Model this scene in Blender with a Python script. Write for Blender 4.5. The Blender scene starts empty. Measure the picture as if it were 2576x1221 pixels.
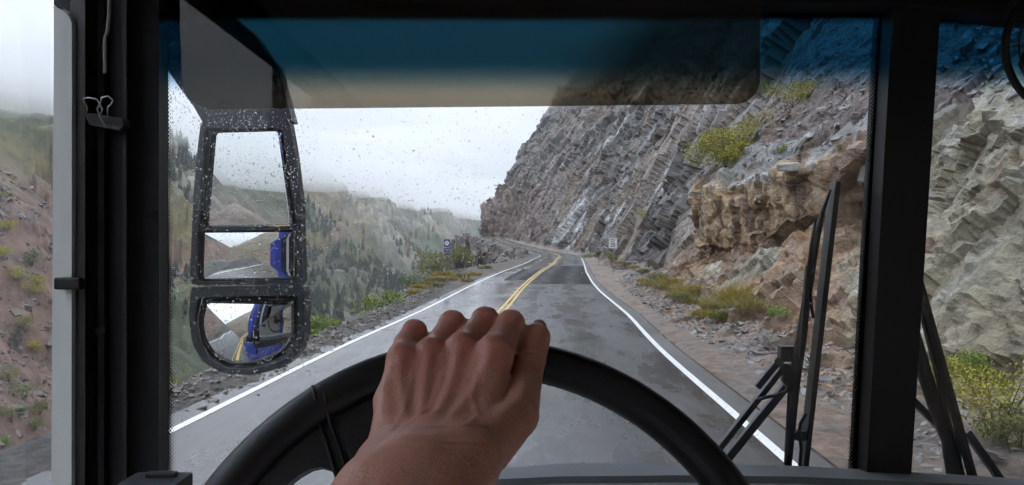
import bpy, bmesh, math, random
import numpy as np
from mathutils import Vector, Matrix

random.seed(7)
RNG = np.random.default_rng(11)
C = bpy.context.scene.collection
SC = bpy.context.scene

# ------------------------------------------------------------------ camera
EYE = 2.25            # eye height above the road
FP = 1750.0           # focal length in pixels of a 2576 px wide frame
cam_d = bpy.data.cameras.new("camera")
cam_d.sensor_width = 36.0
cam_d.lens = FP / 2576 * 36.0
cam_d.shift_y = 19.5 / 2576
cam_d.clip_start = 0.02
cam_d.clip_end = 9000
cam = bpy.data.objects.new("camera", cam_d)
cam.location = (0, 0, EYE)
cam.rotation_euler = (math.radians(90), 0, 0)
C.objects.link(cam)
SC.camera = cam

# ------------------------------------------------------------------ sky, sun, exposure
SUN_EL, SUN_ROT = math.radians(58), math.radians(-50)
w = bpy.data.worlds.new("World")
SC.world = w
w.use_nodes = True
nt = w.node_tree
bg = nt.nodes["Background"]
sky = nt.nodes.new("ShaderNodeTexSky")
sky.sky_type = 'NISHITA'
sky.sun_disc = False
sky.sun_elevation = SUN_EL
sky.sun_rotation = SUN_ROT
sky.altitude = 2500
sky.air_density = 1.0
sky.dust_density = 4.0
hs = nt.nodes.new("ShaderNodeHueSaturation")
hs.inputs["Saturation"].default_value = 0.62
hs.inputs["Hue"].default_value = 0.49       # overcast: the blue is washed out by cloud
nt.links.new(sky.outputs[0], hs.inputs["Color"])
nt.links.new(hs.outputs[0], bg.inputs[0])
bg.inputs[1].default_value = 0.15

sd = bpy.data.lights.new("sun", 'SUN')
sd.energy = 1.0
sd.angle = math.radians(40)
sd.color = (1.0, 0.97, 0.93)
so = bpy.data.objects.new("sun", sd)
so.rotation_euler = (math.radians(32), 0, math.radians(50))
C.objects.link(so)

SC.view_settings.view_transform = 'Standard'
SC.view_settings.look = 'None'
SC.view_settings.exposure = 2.45
SC.view_settings.gamma = 1.0
SC.cycles.max_bounces = 10
SC.cycles.transparent_max_bounces = 24
SC.cycles.transmission_bounces = 8
SC.cycles.glossy_bounces = 4
SC.cycles.diffuse_bounces = 3
SC.cycles.volume_bounces = 3
SC.cycles.caustics_reflective = False
SC.cycles.caustics_refractive = False
SC.cycles.use_denoising = True

# ------------------------------------------------------------------ helpers
def at(px, py, Y):
    """point at depth Y seen at pixel (px, py) of the 2576x1221 frame"""
    return Vector(((px - 1288) / FP * Y, Y, EYE - (py - 630) / FP * Y))

def tag(o, label=None, cat=None, group=None, kind=None):
    if label: o["label"] = label
    if cat: o["category"] = cat
    if group: o["group"] = group
    if kind: o["kind"] = kind
    return o

def empty(name, loc=(0, 0, 0), rz=0.0):
    o = bpy.data.objects.new(name, None)
    C.objects.link(o)
    o.location = loc
    o.rotation_euler = (0, 0, rz)
    return o

def link_mesh(name, me, mat=None, parent=None):
    o = bpy.data.objects.new(name, me)
    C.objects.link(o)
    if mat: me.materials.append(mat)
    if parent is not None:
        o.parent = parent
    return o

def np_mesh(name, V, Fq, mat=None, parent=None, smooth=True, attrs=None, k=4):
    """V (n,3) float, Fq (m,k) int"""
    V = np.ascontiguousarray(V, dtype=np.float32)
    Fq = np.ascontiguousarray(Fq, dtype=np.int32)
    me = bpy.data.meshes.new(name)
    me.vertices.add(len(V))
    me.vertices.foreach_set("co", V.ravel())
    m, k = Fq.shape
    me.loops.add(m * k)
    me.loops.foreach_set("vertex_index", Fq.ravel())
    me.polygons.add(m)
    me.polygons.foreach_set("loop_start", np.arange(0, m * k, k, dtype=np.int32))
    me.polygons.foreach_set("use_smooth", np.full(m, smooth, dtype=bool))
    if attrs:
        for an, av in attrs.items():
            if av.ndim == 2 and av.shape[1] == 3:
                if an.startswith("c_"):
                    a = me.attributes.new(an, 'FLOAT_COLOR', 'POINT')
                    a.data.foreach_set("color", np.concatenate([av, np.ones((len(av), 1))], 1).astype(np.float32).ravel())
                else:
                    a = me.attributes.new(an, 'FLOAT_VECTOR', 'POINT')
                    a.data.foreach_set("vector", av.astype(np.float32).ravel())
            else:
                a = me.attributes.new(an, 'FLOAT', 'POINT')
                a.data.foreach_set("value", av.astype(np.float32).ravel())
    me.update(calc_edges=True)
    me.validate()
    return link_mesh(name, me, mat, parent)

def grid_faces(nu, nv):
    i = np.arange(nu - 1)[:, None] * nv + np.arange(nv - 1)[None, :]
    i = i.ravel()
    return np.stack([i, i + 1, i + nv + 1, i + nv], 1)

class MB:
    """collects shapes into one mesh object"""
    def __init__(s):
        s.bm = bmesh.new()
    def box(s, lo, hi, M=None, bev=0.0):
        lo, hi = Vector(lo), Vector(hi)
        r = bmesh.ops.create_cube(s.bm, size=1)
        vs = r['verts']
        for v in vs:
            v.co = Vector([lo[i] + (v.co[i] + .5) * (hi[i] - lo[i]) for i in range(3)])
        if bev:
            es = list({e for v in vs for e in v.link_edges})
            rr = bmesh.ops.bevel(s.bm, geom=es, offset=bev, segments=2, affect='EDGES', profile=0.6)
            vs = rr['verts']
        if M is not None:
            for v in set(vs): v.co = M @ v.co
        return s
    def bar(s, a, b, wd, th, up=(0, 0, 1), bev=0.0):
        """rectangular bar from a to b, width wd across, thickness th along 'up'"""
        a, b = Vector(a), Vector(b)
        d = b - a; L = d.length; d.normalize()
        x = d.cross(Vector(up)).normalized(); z = x.cross(d).normalized()
        M = Matrix((( x.x, d.x, z.x, a.x), (x.y, d.y, z.y, a.y), (x.z, d.z, z.z, a.z), (0, 0, 0, 1)))
        return s.box((-wd / 2, 0, -th / 2), (wd / 2, L, th / 2), M, bev)
    def tube(s, pts, r, seg=10, caps=True):
        pts = [Vector(p) for p in pts]
        n = len(pts)
        rr = r if hasattr(r, '__len__') else [r] * n
        rings = []
        prev = None
        for i, p in enumerate(pts):
            d = (pts[min(i + 1, n - 1)] - pts[max(i - 1, 0)]).normalized()
            if prev is None:
                t = Vector((0, 0, 1)) if abs(d.z) < .9 else Vector((1, 0, 0))
                x = d.cross(t).normalized()
            else:
                x = (prev - d * prev.dot(d)).normalized()
            prev = x
            y = d.cross(x)
            rings.append([s.bm.verts.new(p + (x * math.cos(a) + y * math.sin(a)) * rr[i])
                          for a in [2 * math.pi * k / seg for k in range(seg)]])
        for i in range(n - 1):
            for k in range(seg):
                f = s.bm.faces.new((rings[i][k], rings[i][(k + 1) % seg], rings[i + 1][(k + 1) % seg], rings[i + 1][k]))
                f.smooth = True
        if caps:
            s.bm.faces.new(rings[0][::-1]); s.bm.faces.new(rings[-1])
        return s
    def prism(s, pts, dvec, bev=0.0):
        """closed polygon pts (3-D, planar) extruded by dvec"""
        dvec = Vector(dvec)
        a = [s.bm.verts.new(Vector(p)) for p in pts]
        b = [s.bm.verts.new(Vector(p) + dvec) for p in pts]
        s.bm.faces.new(a); s.bm.faces.new(b[::-1])
        n = len(pts)
        for i in range(n):
            s.bm.faces.new((a[i], b[i], b[(i + 1) % n], a[(i + 1) % n]))
        return s
    def ring(s, outer, inner, dvec):
        """frame between two closed loops with the same count, extruded by dvec"""
        dvec = Vector(dvec); n = len(outer)
        L = [[s.bm.verts.new(Vector(p) + o) for p in loop] for loop in (outer, inner) for o in (Vector((0, 0, 0)), dvec)]
        o0, o1, i0, i1 = L
        for i in range(n):
            j = (i + 1) % n
            s.bm.faces.new((o0[i], o0[j], i0[j], i0[i]))
            s.bm.faces.new((o1[i], i1[i], i1[j], o1[j]))
            s.bm.faces.new((o0[i], o1[i], o1[j], o0[j]))
            s.bm.faces.new((i0[i], i0[j], i1[j], i1[i]))
        return s
    def sphere(s, c, r, sub=2, scale=(1, 1, 1)):
        q = bmesh.ops.create_icosphere(s.bm, subdivisions=sub, radius=r)
        for v in q['verts']:
            v.co = Vector((v.co.x * scale[0], v.co.y * scale[1], v.co.z * scale[2])) + Vector(c)
        for v in q['verts']:
            for f in v.link_faces: f.smooth = True
        return s
    def build(s, name, mat, parent=None, smooth=False):
        bmesh.ops.recalc_face_normals(s.bm, faces=s.bm.faces[:])
        me = bpy.data.meshes.new(name)
        s.bm.to_mesh(me); s.bm.free()
        if smooth:
            me.polygons.foreach_set("use_smooth", np.full(len(me.polygons), True))
        return link_mesh(name, me, mat, parent)

# ---- value noise in numpy
def _hash(ix, iy, iz, seed):
    h = (ix.astype(np.int64) * 374761393 + iy.astype(np.int64) * 668265263 + iz.astype(np.int64) * 1274126177 + seed * 974711) & 0xFFFFFFFF
    h = ((h ^ (h >> 13)) * 1103515245) & 0xFFFFFFFF
    h = ((h ^ (h >> 15)) * 2246822519) & 0xFFFFFFFF
    h = h ^ (h >> 16)
    return (h & 0xFFFFFF) / float(0xFFFFFF)

def vnoise(x, y, z, seed=0):
    x, y, z = np.broadcast_arrays(np.asarray(x, float), np.asarray(y, float), np.asarray(z, float))
    ix, iy, iz = np.floor(x), np.floor(y), np.floor(z)
    fx, fy, fz = x - ix, y - iy, z - iz
    fx = fx * fx * (3 - 2 * fx); fy = fy * fy * (3 - 2 * fy); fz = fz * fz * (3 - 2 * fz)
    r = 0
    for dx in (0, 1):
        wx = fx if dx else 1 - fx
        for dy in (0, 1):
            wy = fy if dy else 1 - fy
            for dz in (0, 1):
                wz = fz if dz else 1 - fz
                r = r + wx * wy * wz * _hash(ix + dx, iy + dy, iz + dz, seed)
    return r * 2 - 1

def fbm(x, y, z, oct=4, seed=0, gain=.5, lac=2.03):
    a, s, r = 1.0, 0.0, 0
    for o in range(oct):
        r = r + a * vnoise(x * lac ** o, y * lac ** o, z * lac ** o, seed + o * 17)
        s += a; a *= gain
    return r / s

def facets(x, y, z, seed=0, jit=.9, tilt=.6):
    """blocky fracture field: nearest random cell, its own height and tilt; also returns the edge closeness"""
    ix, iy, iz = np.floor(x), np.floor(y), np.floor(z)
    best = np.full(x.shape, 9e9); second = np.full(x.shape, 9e9); val = np.zeros(x.shape)
    for dx in (-1, 0, 1):
        for dy in (-1, 0, 1):
            for dz in (-1, 0, 1):
                cx, cy, cz = ix + dx, iy + dy, iz + dz
                qx = cx + .5 + jit * (_hash(cx, cy, cz, seed + 1) - .5)
                qy = cy + .5 + jit * (_hash(cx, cy, cz, seed + 2) - .5)
                qz = cz + .5 + jit * (_hash(cx, cy, cz, seed + 3) - .5)
                ax, ay, az = x - qx, y - qy, z - qz
                d = ax * ax + ay * ay + az * az
                v = (_hash(cx, cy, cz, seed + 4) * 2 - 1) + tilt * (ax * (_hash(cx, cy, cz, seed + 5) * 2 - 1) * 2 + ay * (_hash(cx, cy, cz, seed + 6) * 2 - 1) * 2)
                m = d < best
                second = np.where(m, best, np.minimum(second, d))
                val = np.where(m, v, val)
                best = np.where(m, d, best)
    return val, np.sqrt(second) - np.sqrt(best)

def sstep(a, b, x):
    t = np.clip((x - a) / (b - a), 0, 1)
    return t * t * (3 - 2 * t)

def lerp3(a, b, t):
    return a + (b - a) * t[..., None]

# ------------------------------------------------------------------ materials
def mat(name, col, rough=.5, metal=0.0, spec=.5, **kw):
    m = bpy.data.materials.new(name); m.use_nodes = True
    b = m.node_tree.nodes["Principled BSDF"]
    b.inputs["Base Color"].default_value = (*col, 1)
    b.inputs["Roughness"].default_value = rough
    b.inputs["Metallic"].default_value = metal
    b.inputs["Specular IOR Level"].default_value = spec
    for k, v in kw.items():
        b.inputs[k].default_value = v
    return m

def nd(m, t, **kw):
    n = m.node_tree.nodes.new(t)
    for k, v in kw.items():
        if k in n.inputs: n.inputs[k].default_value = v
        else: setattr(n, k, v)
    return n

def lk(m, a, b): m.node_tree.links.new(a, b)

def noisy(name, c1, c2, scale=20, rough=(.5, .7), bump=0.1, detail=6, dist=0.01, metal=0, spec=.5, attr=None, coords='Object', stretch=(1, 1, 1)):
    """procedural two-colour noise material with bump and varying gloss"""
    m = mat(name, c1, rough[0], metal, spec)
    b = m.node_tree.nodes["Principled BSDF"]
    tc = nd(m, "ShaderNodeTexCoord")
    mp = nd(m, "ShaderNodeMapping"); mp.inputs["Scale"].default_value = stretch
    lk(m, tc.outputs[coords], mp.inputs[0])
    n = nd(m, "ShaderNodeTexNoise"); n.inputs["Scale"].default_value = scale; n.inputs["Detail"].default_value = detail
    n.inputs["Roughness"].default_value = .65
    lk(m, mp.outputs[0], n.inputs["Vector"])
    r = nd(m, "ShaderNodeValToRGB")
    r.color_ramp.elements[0].position = .32; r.color_ramp.elements[0].color = (*c1, 1)
    r.color_ramp.elements[1].position = .68; r.color_ramp.elements[1].color = (*c2, 1)
    lk(m, n.outputs["Fac"], r.inputs[0])
    lk(m, r.outputs[0], b.inputs["Base Color"])
    mr = nd(m, "ShaderNodeMapRange"); mr.inputs["To Min"].default_value = rough[0]; mr.inputs["To Max"].default_value = rough[1]
    lk(m, n.outputs["Fac"], mr.inputs["Value"]); lk(m, mr.outputs[0], b.inputs["Roughness"])
    if bump:
        n2 = nd(m, "ShaderNodeTexNoise"); n2.inputs["Scale"].default_value = scale * 3.1; n2.inputs["Detail"].default_value = 4
        lk(m, mp.outputs[0], n2.inputs["Vector"])
        bp = nd(m, "ShaderNodeBump"); bp.inputs["Strength"].default_value = bump; bp.inputs["Distance"].default_value = dist
        lk(m, n2.outputs["Fac"], bp.inputs["Height"]); lk(m, bp.outputs[0], b.inputs["Normal"])
    return m

M = {}
M['black'] = noisy('black_trim', (.008, .008, .009), (.013, .013, .014), 60, (.45, .6), .05, dist=.001)
M['black_blue'] = noisy('pillar_vinyl', (.009, .010, .013), (.014, .016, .020), 220, (.5, .65), .25, dist=.0008)
M['headliner'] = noisy('dark_headliner', (.008, .008, .009), (.012, .012, .013), 90, (.8, .9), .1, dist=.001)
M['cabin'] = mat('dark_cabin', (.03, .03, .032), .8)
M['cabin_bounce'] = mat('bounce_cabin_lining', (.55, .53, .50), .8)  # unseen lining made pale to bounce more daylight onto the hand
M['rubber'] = noisy('wiper_rubber', (.008, .008, .009), (.02, .02, .022), 40, (.25, .5), .1, dist=.001)
M['steel_black'] = noisy('wet_black_steel', (.015, .016, .018), (.04, .042, .046), 60, (.25, .45), .15, dist=.001)
M['steel'] = mat('bare_steel', (.45, .45, .45), .35, 1.0)
M['leather'] = noisy('black_leather', (.009, .009, .010), (.015, .015, .017), 400, (.30, .42), .25, dist=.0005)
M['frame_pale'] = noisy('painted_window_frame', (.58, .60, .58), (.68, .69, .66), 9, (.5, .7), .05, stretch=(1, 1, .2))
M['dash'] = noisy('grey_dashboard', (.15, .16, .17), (.20, .21, .22), 300, (.6, .8), .3, dist=.0008)
M['dash_light'] = noisy('light_dashboard', (.34, .36, .36), (.42, .43, .43), 300, (.6, .8), .3, dist=.0008)
M['bus_blue'] = noisy('blue_coach_paint', (.055, .075, .40), (.07, .09, .48), 3, (.18, .3), .0)
M['bus_white'] = mat('pale_coach_stripe', (.55, .58, .66), .3)
M['orange'] = mat('orange_marker_lens', (.8, .22, .02), .2)
M['lamp'] = mat('headlamp_lens', (.75, .78, .8), .12)
M['mirror'] = mat('mirror_glass', (.86, .90, .90), .01, 1.0)
M['mirror_frame'] = noisy('mirror_housing', (.018, .023, .028), (.035, .042, .05), 30, (.3, .5), .15, dist=.001)
M['pole'] = noisy('weathered_pole', (.06, .05, .04), (.12, .10, .08), 3, (.8, .9), .1)
M['bark'] = noisy('bark', (.05, .04, .03), (.10, .08, .06), 12, (.8, .9), .5, dist=.02)
M['post'] = noisy('galvanised_post', (.16, .17, .17), (.24, .25, .25), 14, (.4, .6), .05)
M['post_dark'] = noisy('dark_post', (.05, .045, .04), (.09, .08, .07), 14, (.5, .7), .05)
M['sign_white'] = mat('sign_white', (.72, .74, .76), .35)
M['sign_black'] = mat('sign_black', (.015, .015, .018), .4)
M['sign_purple'] = mat('sign_purple', (.05, .018, .16), .4)
M['sign_green'] = mat('sign_green', (.02, .16, .13), .4)
M['sign_pale'] = mat('sign_pale', (.45, .52, .62), .4)
M['cord'] = mat('pale_cord', (.30, .30, .28), .8)
M['nail'] = mat('nail', (.52, .33, .24), .3)

def foliage(name, c1, c2, scale=1.5):
    c1 = tuple(.7 * q for q in c1)
    m = noisy(name, c1, c2, scale * 3.5, (.45, .6), 0, detail=3, coords='Object')
    b = m.node_tree.nodes["Principled BSDF"]
    return m
M['conifer'] = foliage('conifer_needles', (.010, .022, .014), (.028, .046, .024), .6)
M['willow'] = foliage('green_shrub', (.05, .09, .025), (.16, .20, .045), 2.2)
M['yellow_shrub'] = foliage('yellow_shrub', (.24, .24, .03), (.46, .42, .05), 1.2)
M['olive_shrub'] = foliage('olive_shrub', (.09, .12, .03), (.26, .25, .06), 1.5)
M['bright_shrub'] = foliage('bright_green_plant', (.12, .22, .03), (.28, .36, .05), 3)
M['dry_grass'] = foliage('dry_grass', (.20, .19, .06), (.42, .36, .13), 3)
M['green_grass'] = foliage('green_grass', (.12, .16, .04), (.30, .30, .09), 3)
M['golden_grass'] = foliage('golden_grass', (.30, .22, .05), (.45, .36, .08), 3)
M['aspen'] = foliage('golden_leaves', (.45, .36, .05), (.6, .48, .06), 2)
M['leaf_litter'] = foliage('orange_leaf_litter', (.30, .12, .04), (.50, .26, .09), 14)

# rock: colour from the mesh (stone tones, plus sky sheen painted on the cliff's wet slabs), fine grain and fractures from noise in the foliation frame
def rock_mat(name, bumpd=.12, rough=(.35, .75), fine=1.0, strength=.9, cracks=.55):
    m = mat(name, (.3, .3, .3), .6)
    b = m.node_tree.nodes["Principled BSDF"]
    ac = nd(m, "ShaderNodeAttribute", attribute_name="c_rock")
    fo = nd(m, "ShaderNodeAttribute", attribute_name="fol")
    n1 = nd(m, "ShaderNodeTexNoise"); n1.inputs["Scale"].default_value = 2.2 * fine; n1.inputs["Detail"].default_value = 9; n1.inputs["Roughness"].default_value = .72
    lk(m, fo.outputs["Vector"], n1.inputs["Vector"])
    n2 = nd(m, "ShaderNodeTexNoise"); n2.inputs["Scale"].default_value = 9 * fine; n2.inputs["Detail"].default_value = 6; n2.inputs["Roughness"].default_value = .7
    lk(m, fo.outputs["Vector"], n2.inputs["Vector"])
    vo = nd(m, "ShaderNodeTexVoronoi"); vo.feature = 'DISTANCE_TO_EDGE'; vo.inputs["Scale"].default_value = 1.6 * fine
    lk(m, fo.outputs["Vector"], vo.inputs["Vector"])
    crack = nd(m, "ShaderNodeMapRange"); crack.inputs["From Max"].default_value = .06; crack.inputs["To Min"].default_value = cracks
    lk(m, vo.outputs["Distance"], crack.inputs["Value"])
    r = nd(m, "ShaderNodeMapRange"); r.inputs["From Min"].default_value = .3; r.inputs["From Max"].default_value = .7
    r.inputs["To Min"].default_value = .38; r.inputs["To Max"].default_value = 1.9
    lk(m, n1.outputs["Fac"], r.inputs["Value"])
    mu = nd(m, "ShaderNodeMath", operation='MULTIPLY'); lk(m, r.outputs[0], mu.inputs[0]); lk(m, crack.outputs[0], mu.inputs[1])
    mx = nd(m, "ShaderNodeVectorMath", operation='SCALE'); lk(m, ac.outputs["Color"], mx.inputs[0]); lk(m, mu.outputs[0], mx.inputs["Scale"])
    lk(m, mx.outputs[0], b.inputs["Base Color"])
    rr = nd(m, "ShaderNodeMapRange"); rr.inputs["From Min"].default_value = .3; rr.inputs["From Max"].default_value = .7
    rr.inputs["To Min"].default_value = rough[0]; rr.inputs["To Max"].default_value = rough[1]
    lk(m, n2.outputs["Fac"], rr.inputs["Value"]); lk(m, rr.outputs[0], b.inputs["Roughness"])
    ad = nd(m, "ShaderNodeMath", operation='MULTIPLY_ADD'); ad.inputs[1].default_value = .35
    lk(m, n2.outputs["Fac"], ad.inputs[0]); lk(m, n1.outputs["Fac"], ad.inputs[2])
    ad2 = nd(m, "ShaderNodeMath", operation='MULTIPLY_ADD'); ad2.inputs[1].default_value = .3
    lk(m, crack.outputs[0], ad2.inputs[0]); lk(m, ad.outputs[0], ad2.inputs[2])
    bp = nd(m, "ShaderNodeBump"); bp.inputs["Strength"].default_value = strength; bp.inputs["Distance"].default_value = bumpd
    lk(m, ad2.outputs[0], bp.inputs["Height"]); lk(m, bp.outputs[0], b.inputs["Normal"])
    return m
M['cliff'] = rock_mat('wet_slate_cliff', .22, (.3, .7), 1.3, .9, .8)
M['hill'] = rock_mat('hillside_ground', .5, (.6, .9), 1.6, 1.0, 1.0)
M['shard'] = noisy('slate_shards', (.10, .095, .09), (.26, .25, .24), 2.5, (.35, .6), .3, dist=.01)
M['verge_stone'] = noisy('brown_verge_stone', (.075, .064, .054), (.19, .17, .15), 2.5, (.4, .7), .3, dist=.01)
M['bank_stone'] = noisy('dark_bank_stone', (.055, .048, .044), (.19, .165, .145), .8, (.4, .7), .5, dist=.05)
M['pale_stone'] = noisy('pale_lichened_stone', (.28, .28, .26), (.42, .42, .39), 7, (.4, .7), .5, dist=.02)
# ------------------------------------------------------------------ the road's course
ST = np.array([  # Y, middle X, Z, half width between the white lines
    (-150, -75, -1.5, 3.5), (-120, -47, -1.2, 3.5), (-90, -26, -.8, 3.5), (-60, -12, -.4, 3.5), (-40, -6, -.15, 3.5), (-22, -2.8, 0, 3.55),
    (-8, -1.5, 0, 3.6), (0, -1.05, 0, 3.6), (8, -.65, 0, 3.62), (16, -.30, 0, 3.68), (24, .27, 0.0, 3.75), (40, 1.15, .12, 3.7), (57, 2.6, .44, 3.5),
    (77, 4.5, .62, 3.5), (100, 6.6, .98, 3.45), (122, 8.35, 1.3, 3.4), (150, 7.2, 1.82, 3.4), (180, 2.6, 3.05, 3.4), (215, -2.0, 4.7, 3.3), (260, -7.4, 6.75, 3.3),
    (285, -13.2, 7.7, 3.3), (300, -17.0, 8.1, 3.3), (318, -17.5, 8.3, 3.3), (330, -14, 8.3, 3.3)], float)

def pchip(x, xs, ys):
    x = np.clip(x, xs[0], xs[-1])
    h = np.diff(xs); dl = np.diff(ys) / h
    m = np.zeros_like(ys)
    m[1:-1] = (dl[:-1] * h[1:] + dl[1:] * h[:-1]) / (h[1:] + h[:-1])
    m[0] = dl[0]; m[-1] = dl[-1]
    i = np.clip(np.searchsorted(xs, x, side='right') - 1, 0, len(xs) - 2)
    t = (x - xs[i]) / h[i]
    return ((2 * t**3 - 3 * t**2 + 1) * ys[i] + (t**3 - 2 * t**2 + t) * h[i] * m[i] + (-2 * t**3 + 3 * t**2) * ys[i + 1] + (t**3 - t**2) * h[i] * m[i + 1])

def road(Y):
    Y = np.asarray(Y, float)
    return pchip(Y, ST[:, 0], ST[:, 1]), pchip(Y, ST[:, 0], ST[:, 2]), np.interp(Y, ST[:, 0], ST[:, 3])

RY = np.concatenate([np.arange(-150, -10, 2.0), np.arange(-10, 60, .5), np.arange(60, 330.1, 1.0)])
rx, rz, rh = road(RY)
tx = np.gradient(rx, RY); tl = np.hypot(tx, 1); NX, NY = 1 / tl, -tx / tl      # unit normal to the right

yo = np.interp(RY, [-150, 8, 24, 40, 77, 330], [0, -.62, -.78, -.55, -.1, 0])     # the yellow line's offset from the middle
def strip(name, offs, dz, mt, sel=None, zoff=None, label=None):
    """ribbon along the road; offs: lateral offsets from the middle as functions/arrays"""
    Y = RY if sel is None else RY[sel]
    idx = np.arange(len(RY)) if sel is None else np.nonzero(sel)[0]
    cols = []
    for o in offs:
        o = np.broadcast_to(o, RY.shape)[idx]
        cols.append(np.stack([rx[idx] + NX[idx] * o, RY[idx] + NY[idx] * o, rz[idx] + dz], 1))
    V = np.stack(cols, 1)
    nu, nv = V.shape[:2]
    lat = np.stack([np.broadcast_to(o, RY.shape)[idx] - yo[idx] for o in offs], 1)
    return np_mesh(name, V.reshape(-1, 3), grid_faces(nu, nv), mt, attrs={'lat': lat.reshape(-1)})

# asphalt: dark, wet, worn in the wheel tracks
def asphalt(name, dark=1.0, wet=(.16, .42)):
    m = mat(name, (.05, .05, .05), .3)
    b = m.node_tree.nodes["Principled BSDF"]
    tc = nd(m, "ShaderNodeTexCoord")
    big = nd(m, "ShaderNodeTexNoise"); big.inputs["Scale"].default_value = .55; big.inputs["Detail"].default_value = 7; big.inputs["Roughness"].default_value = .7
    mp = nd(m, "ShaderNodeMapping"); mp.inputs["Scale"].default_value = (1.6, .5, 1)
    lk(m, tc.outputs["Object"], mp.inputs[0]); lk(m, mp.outputs[0], big.inputs["Vector"])
    fine = nd(m, "ShaderNodeTexNoise"); fine.inputs["Scale"].default_value = 45; fine.inputs["Detail"].default_value = 3
    lk(m, tc.outputs["Object"], fine.inputs["Vector"])
    cr = nd(m, "ShaderNodeTexVoronoi"); cr.feature = 'DISTANCE_TO_EDGE'; cr.inputs["Scale"].default_value = .7
    dn = nd(m, "ShaderNodeTexNoise"); dn.inputs["Scale"].default_value = 2.0; dn.inputs["Detail"].default_value = 4
    lk(m, tc.outputs["Object"], dn.inputs["Vector"])
    mixv = nd(m, "ShaderNodeVectorMath", operation='MULTIPLY_ADD'); mixv.inputs[1].default_value = (.8, .8, .8)
    lk(m, dn.outputs["Color"], mixv.inputs[0]); lk(m, tc.outputs["Object"], mixv.inputs[2]); lk(m, mixv.outputs[0], cr.inputs["Vector"])
    ck = nd(m, "ShaderNodeMapRange"); ck.inputs["From Max"].default_value = .016; ck.inputs["To Min"].default_value = .4
    lk(m, cr.outputs["Distance"], ck.inputs["Value"])
    gate = nd(m, "ShaderNodeMapRange"); gate.inputs["From Min"].default_value = .5; gate.inputs["From Max"].default_value = .56; gate.inputs["To Min"].default_value = 1; gate.inputs["To Max"].default_value = 0
    lk(m, big.outputs["Fac"], gate.inputs["Value"])
    mxc = nd(m, "ShaderNodeMath", operation='MAXIMUM'); lk(m, ck.outputs[0], mxc.inputs[0]); lk(m, gate.outputs[0], mxc.inputs[1])
    r = nd(m, "ShaderNodeValToRGB")
    r.color_ramp.elements[0].position = .35; r.color_ramp.elements[0].color = (.030 * dark, .028 * dark, .027 * dark, 1)
    r.color_ramp.elements[1].position = .7; r.color_ramp.elements[1].color = (.075 * dark, .070 * dark, .066 * dark, 1)
    lk(m, big.outputs["Fac"], r.inputs[0])
    fr = nd(m, "ShaderNodeMapRange"); fr.inputs["To Min"].default_value = .5; fr.inputs["To Max"].default_value = 1.5
    lk(m, fine.outputs["Fac"], fr.inputs["Value"])
    mm = nd(m, "ShaderNodeMath", operation='MULTIPLY'); lk(m, fr.outputs[0], mm.inputs[0]); lk(m, mxc.outputs[0], mm.inputs[1])
    # wheel tracks: two polished bands in each lane
    la = nd(m, "ShaderNodeAttribute", attribute_name="lat")
    w1 = nd(m, "ShaderNodeMath", operation='MULTIPLY_ADD'); w1.inputs[1].default_value = 2 * math.pi / 1.9; w1.inputs[2].default_value = .4
    lk(m, la.outputs["Fac"], w1.inputs[0])
    w2 = nd(m, "ShaderNodeMath", operation='COSINE'); lk(m, w1.outputs[0], w2.inputs[0])
    w3 = nd(m, "ShaderNodeMapRange"); w3.inputs["From Min"].default_value = -1; w3.inputs["To Min"].default_value = .72; w3.inputs["To Max"].default_value = 1.25
    lk(m, w2.outputs[0], w3.inputs["Value"])
    mm2 = nd(m, "ShaderNodeMath", operation='MULTIPLY'); lk(m, mm.outputs[0], mm2.inputs[0]); lk(m, w3.outputs[0], mm2.inputs[1]); mm = mm2
    sc = nd(m, "ShaderNodeVectorMath", operation='SCALE'); lk(m, r.outputs[0], sc.inputs[0]); lk(m, mm.outputs[0], sc.inputs["Scale"])
    lk(m, sc.outputs[0], b.inputs["Base Color"])
    rr = nd(m, "ShaderNodeMapRange"); rr.inputs["From Min"].default_value = .35; rr.inputs["From Max"].default_value = .65
    rr.inputs["To Min"].default_value = wet[0]; rr.inputs["To Max"].default_value = wet[1]
    lk(m, big.outputs["Fac"], rr.inputs["Value"])
    rw = nd(m, "ShaderNodeMath", operation='MULTIPLY'); lk(m, rr.outputs[0], rw.inputs[0]); lk(m, w3.outputs[0], rw.inputs[1]); lk(m, rw.outputs[0], b.inputs["Roughness"])
    bp = nd(m, "ShaderNodeBump"); bp.inputs["Strength"].default_value = .16; bp.inputs["Distance"].default_value = .005
    lk(m, fine.outputs["Fac"], bp.inputs["Height"]); lk(m, bp.outputs[0], b.inputs["Normal"])
    return m
M['asphalt'] = asphalt('wet_asphalt', 1.1, (.10, .30))
M['asphalt_patch'] = asphalt('dark_asphalt_patch', .4, (.5, .75))
M['asphalt_patch'].node_tree.nodes['Principled BSDF'].inputs['Specular IOR Level'].default_value = .12
M['tar'] = mat('wet_tar_seam', (.02, .02, .02), .05)
def worn_paint(name, c):
    m = noisy(name, (.07, .068, .065), c, 26, (.3, .5), .1, dist=.003, detail=9)
    for n in m.node_tree.nodes:
        if n.type == 'VALTORGB':
            n.color_ramp.elements[0].position = .36; n.color_ramp.elements[1].position = .43
    return m
M['paint_white'] = worn_paint('worn_white_line', (.72, .73, .72))
M['paint_yellow'] = worn_paint('worn_yellow_line', (.66, .41, .05))

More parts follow.
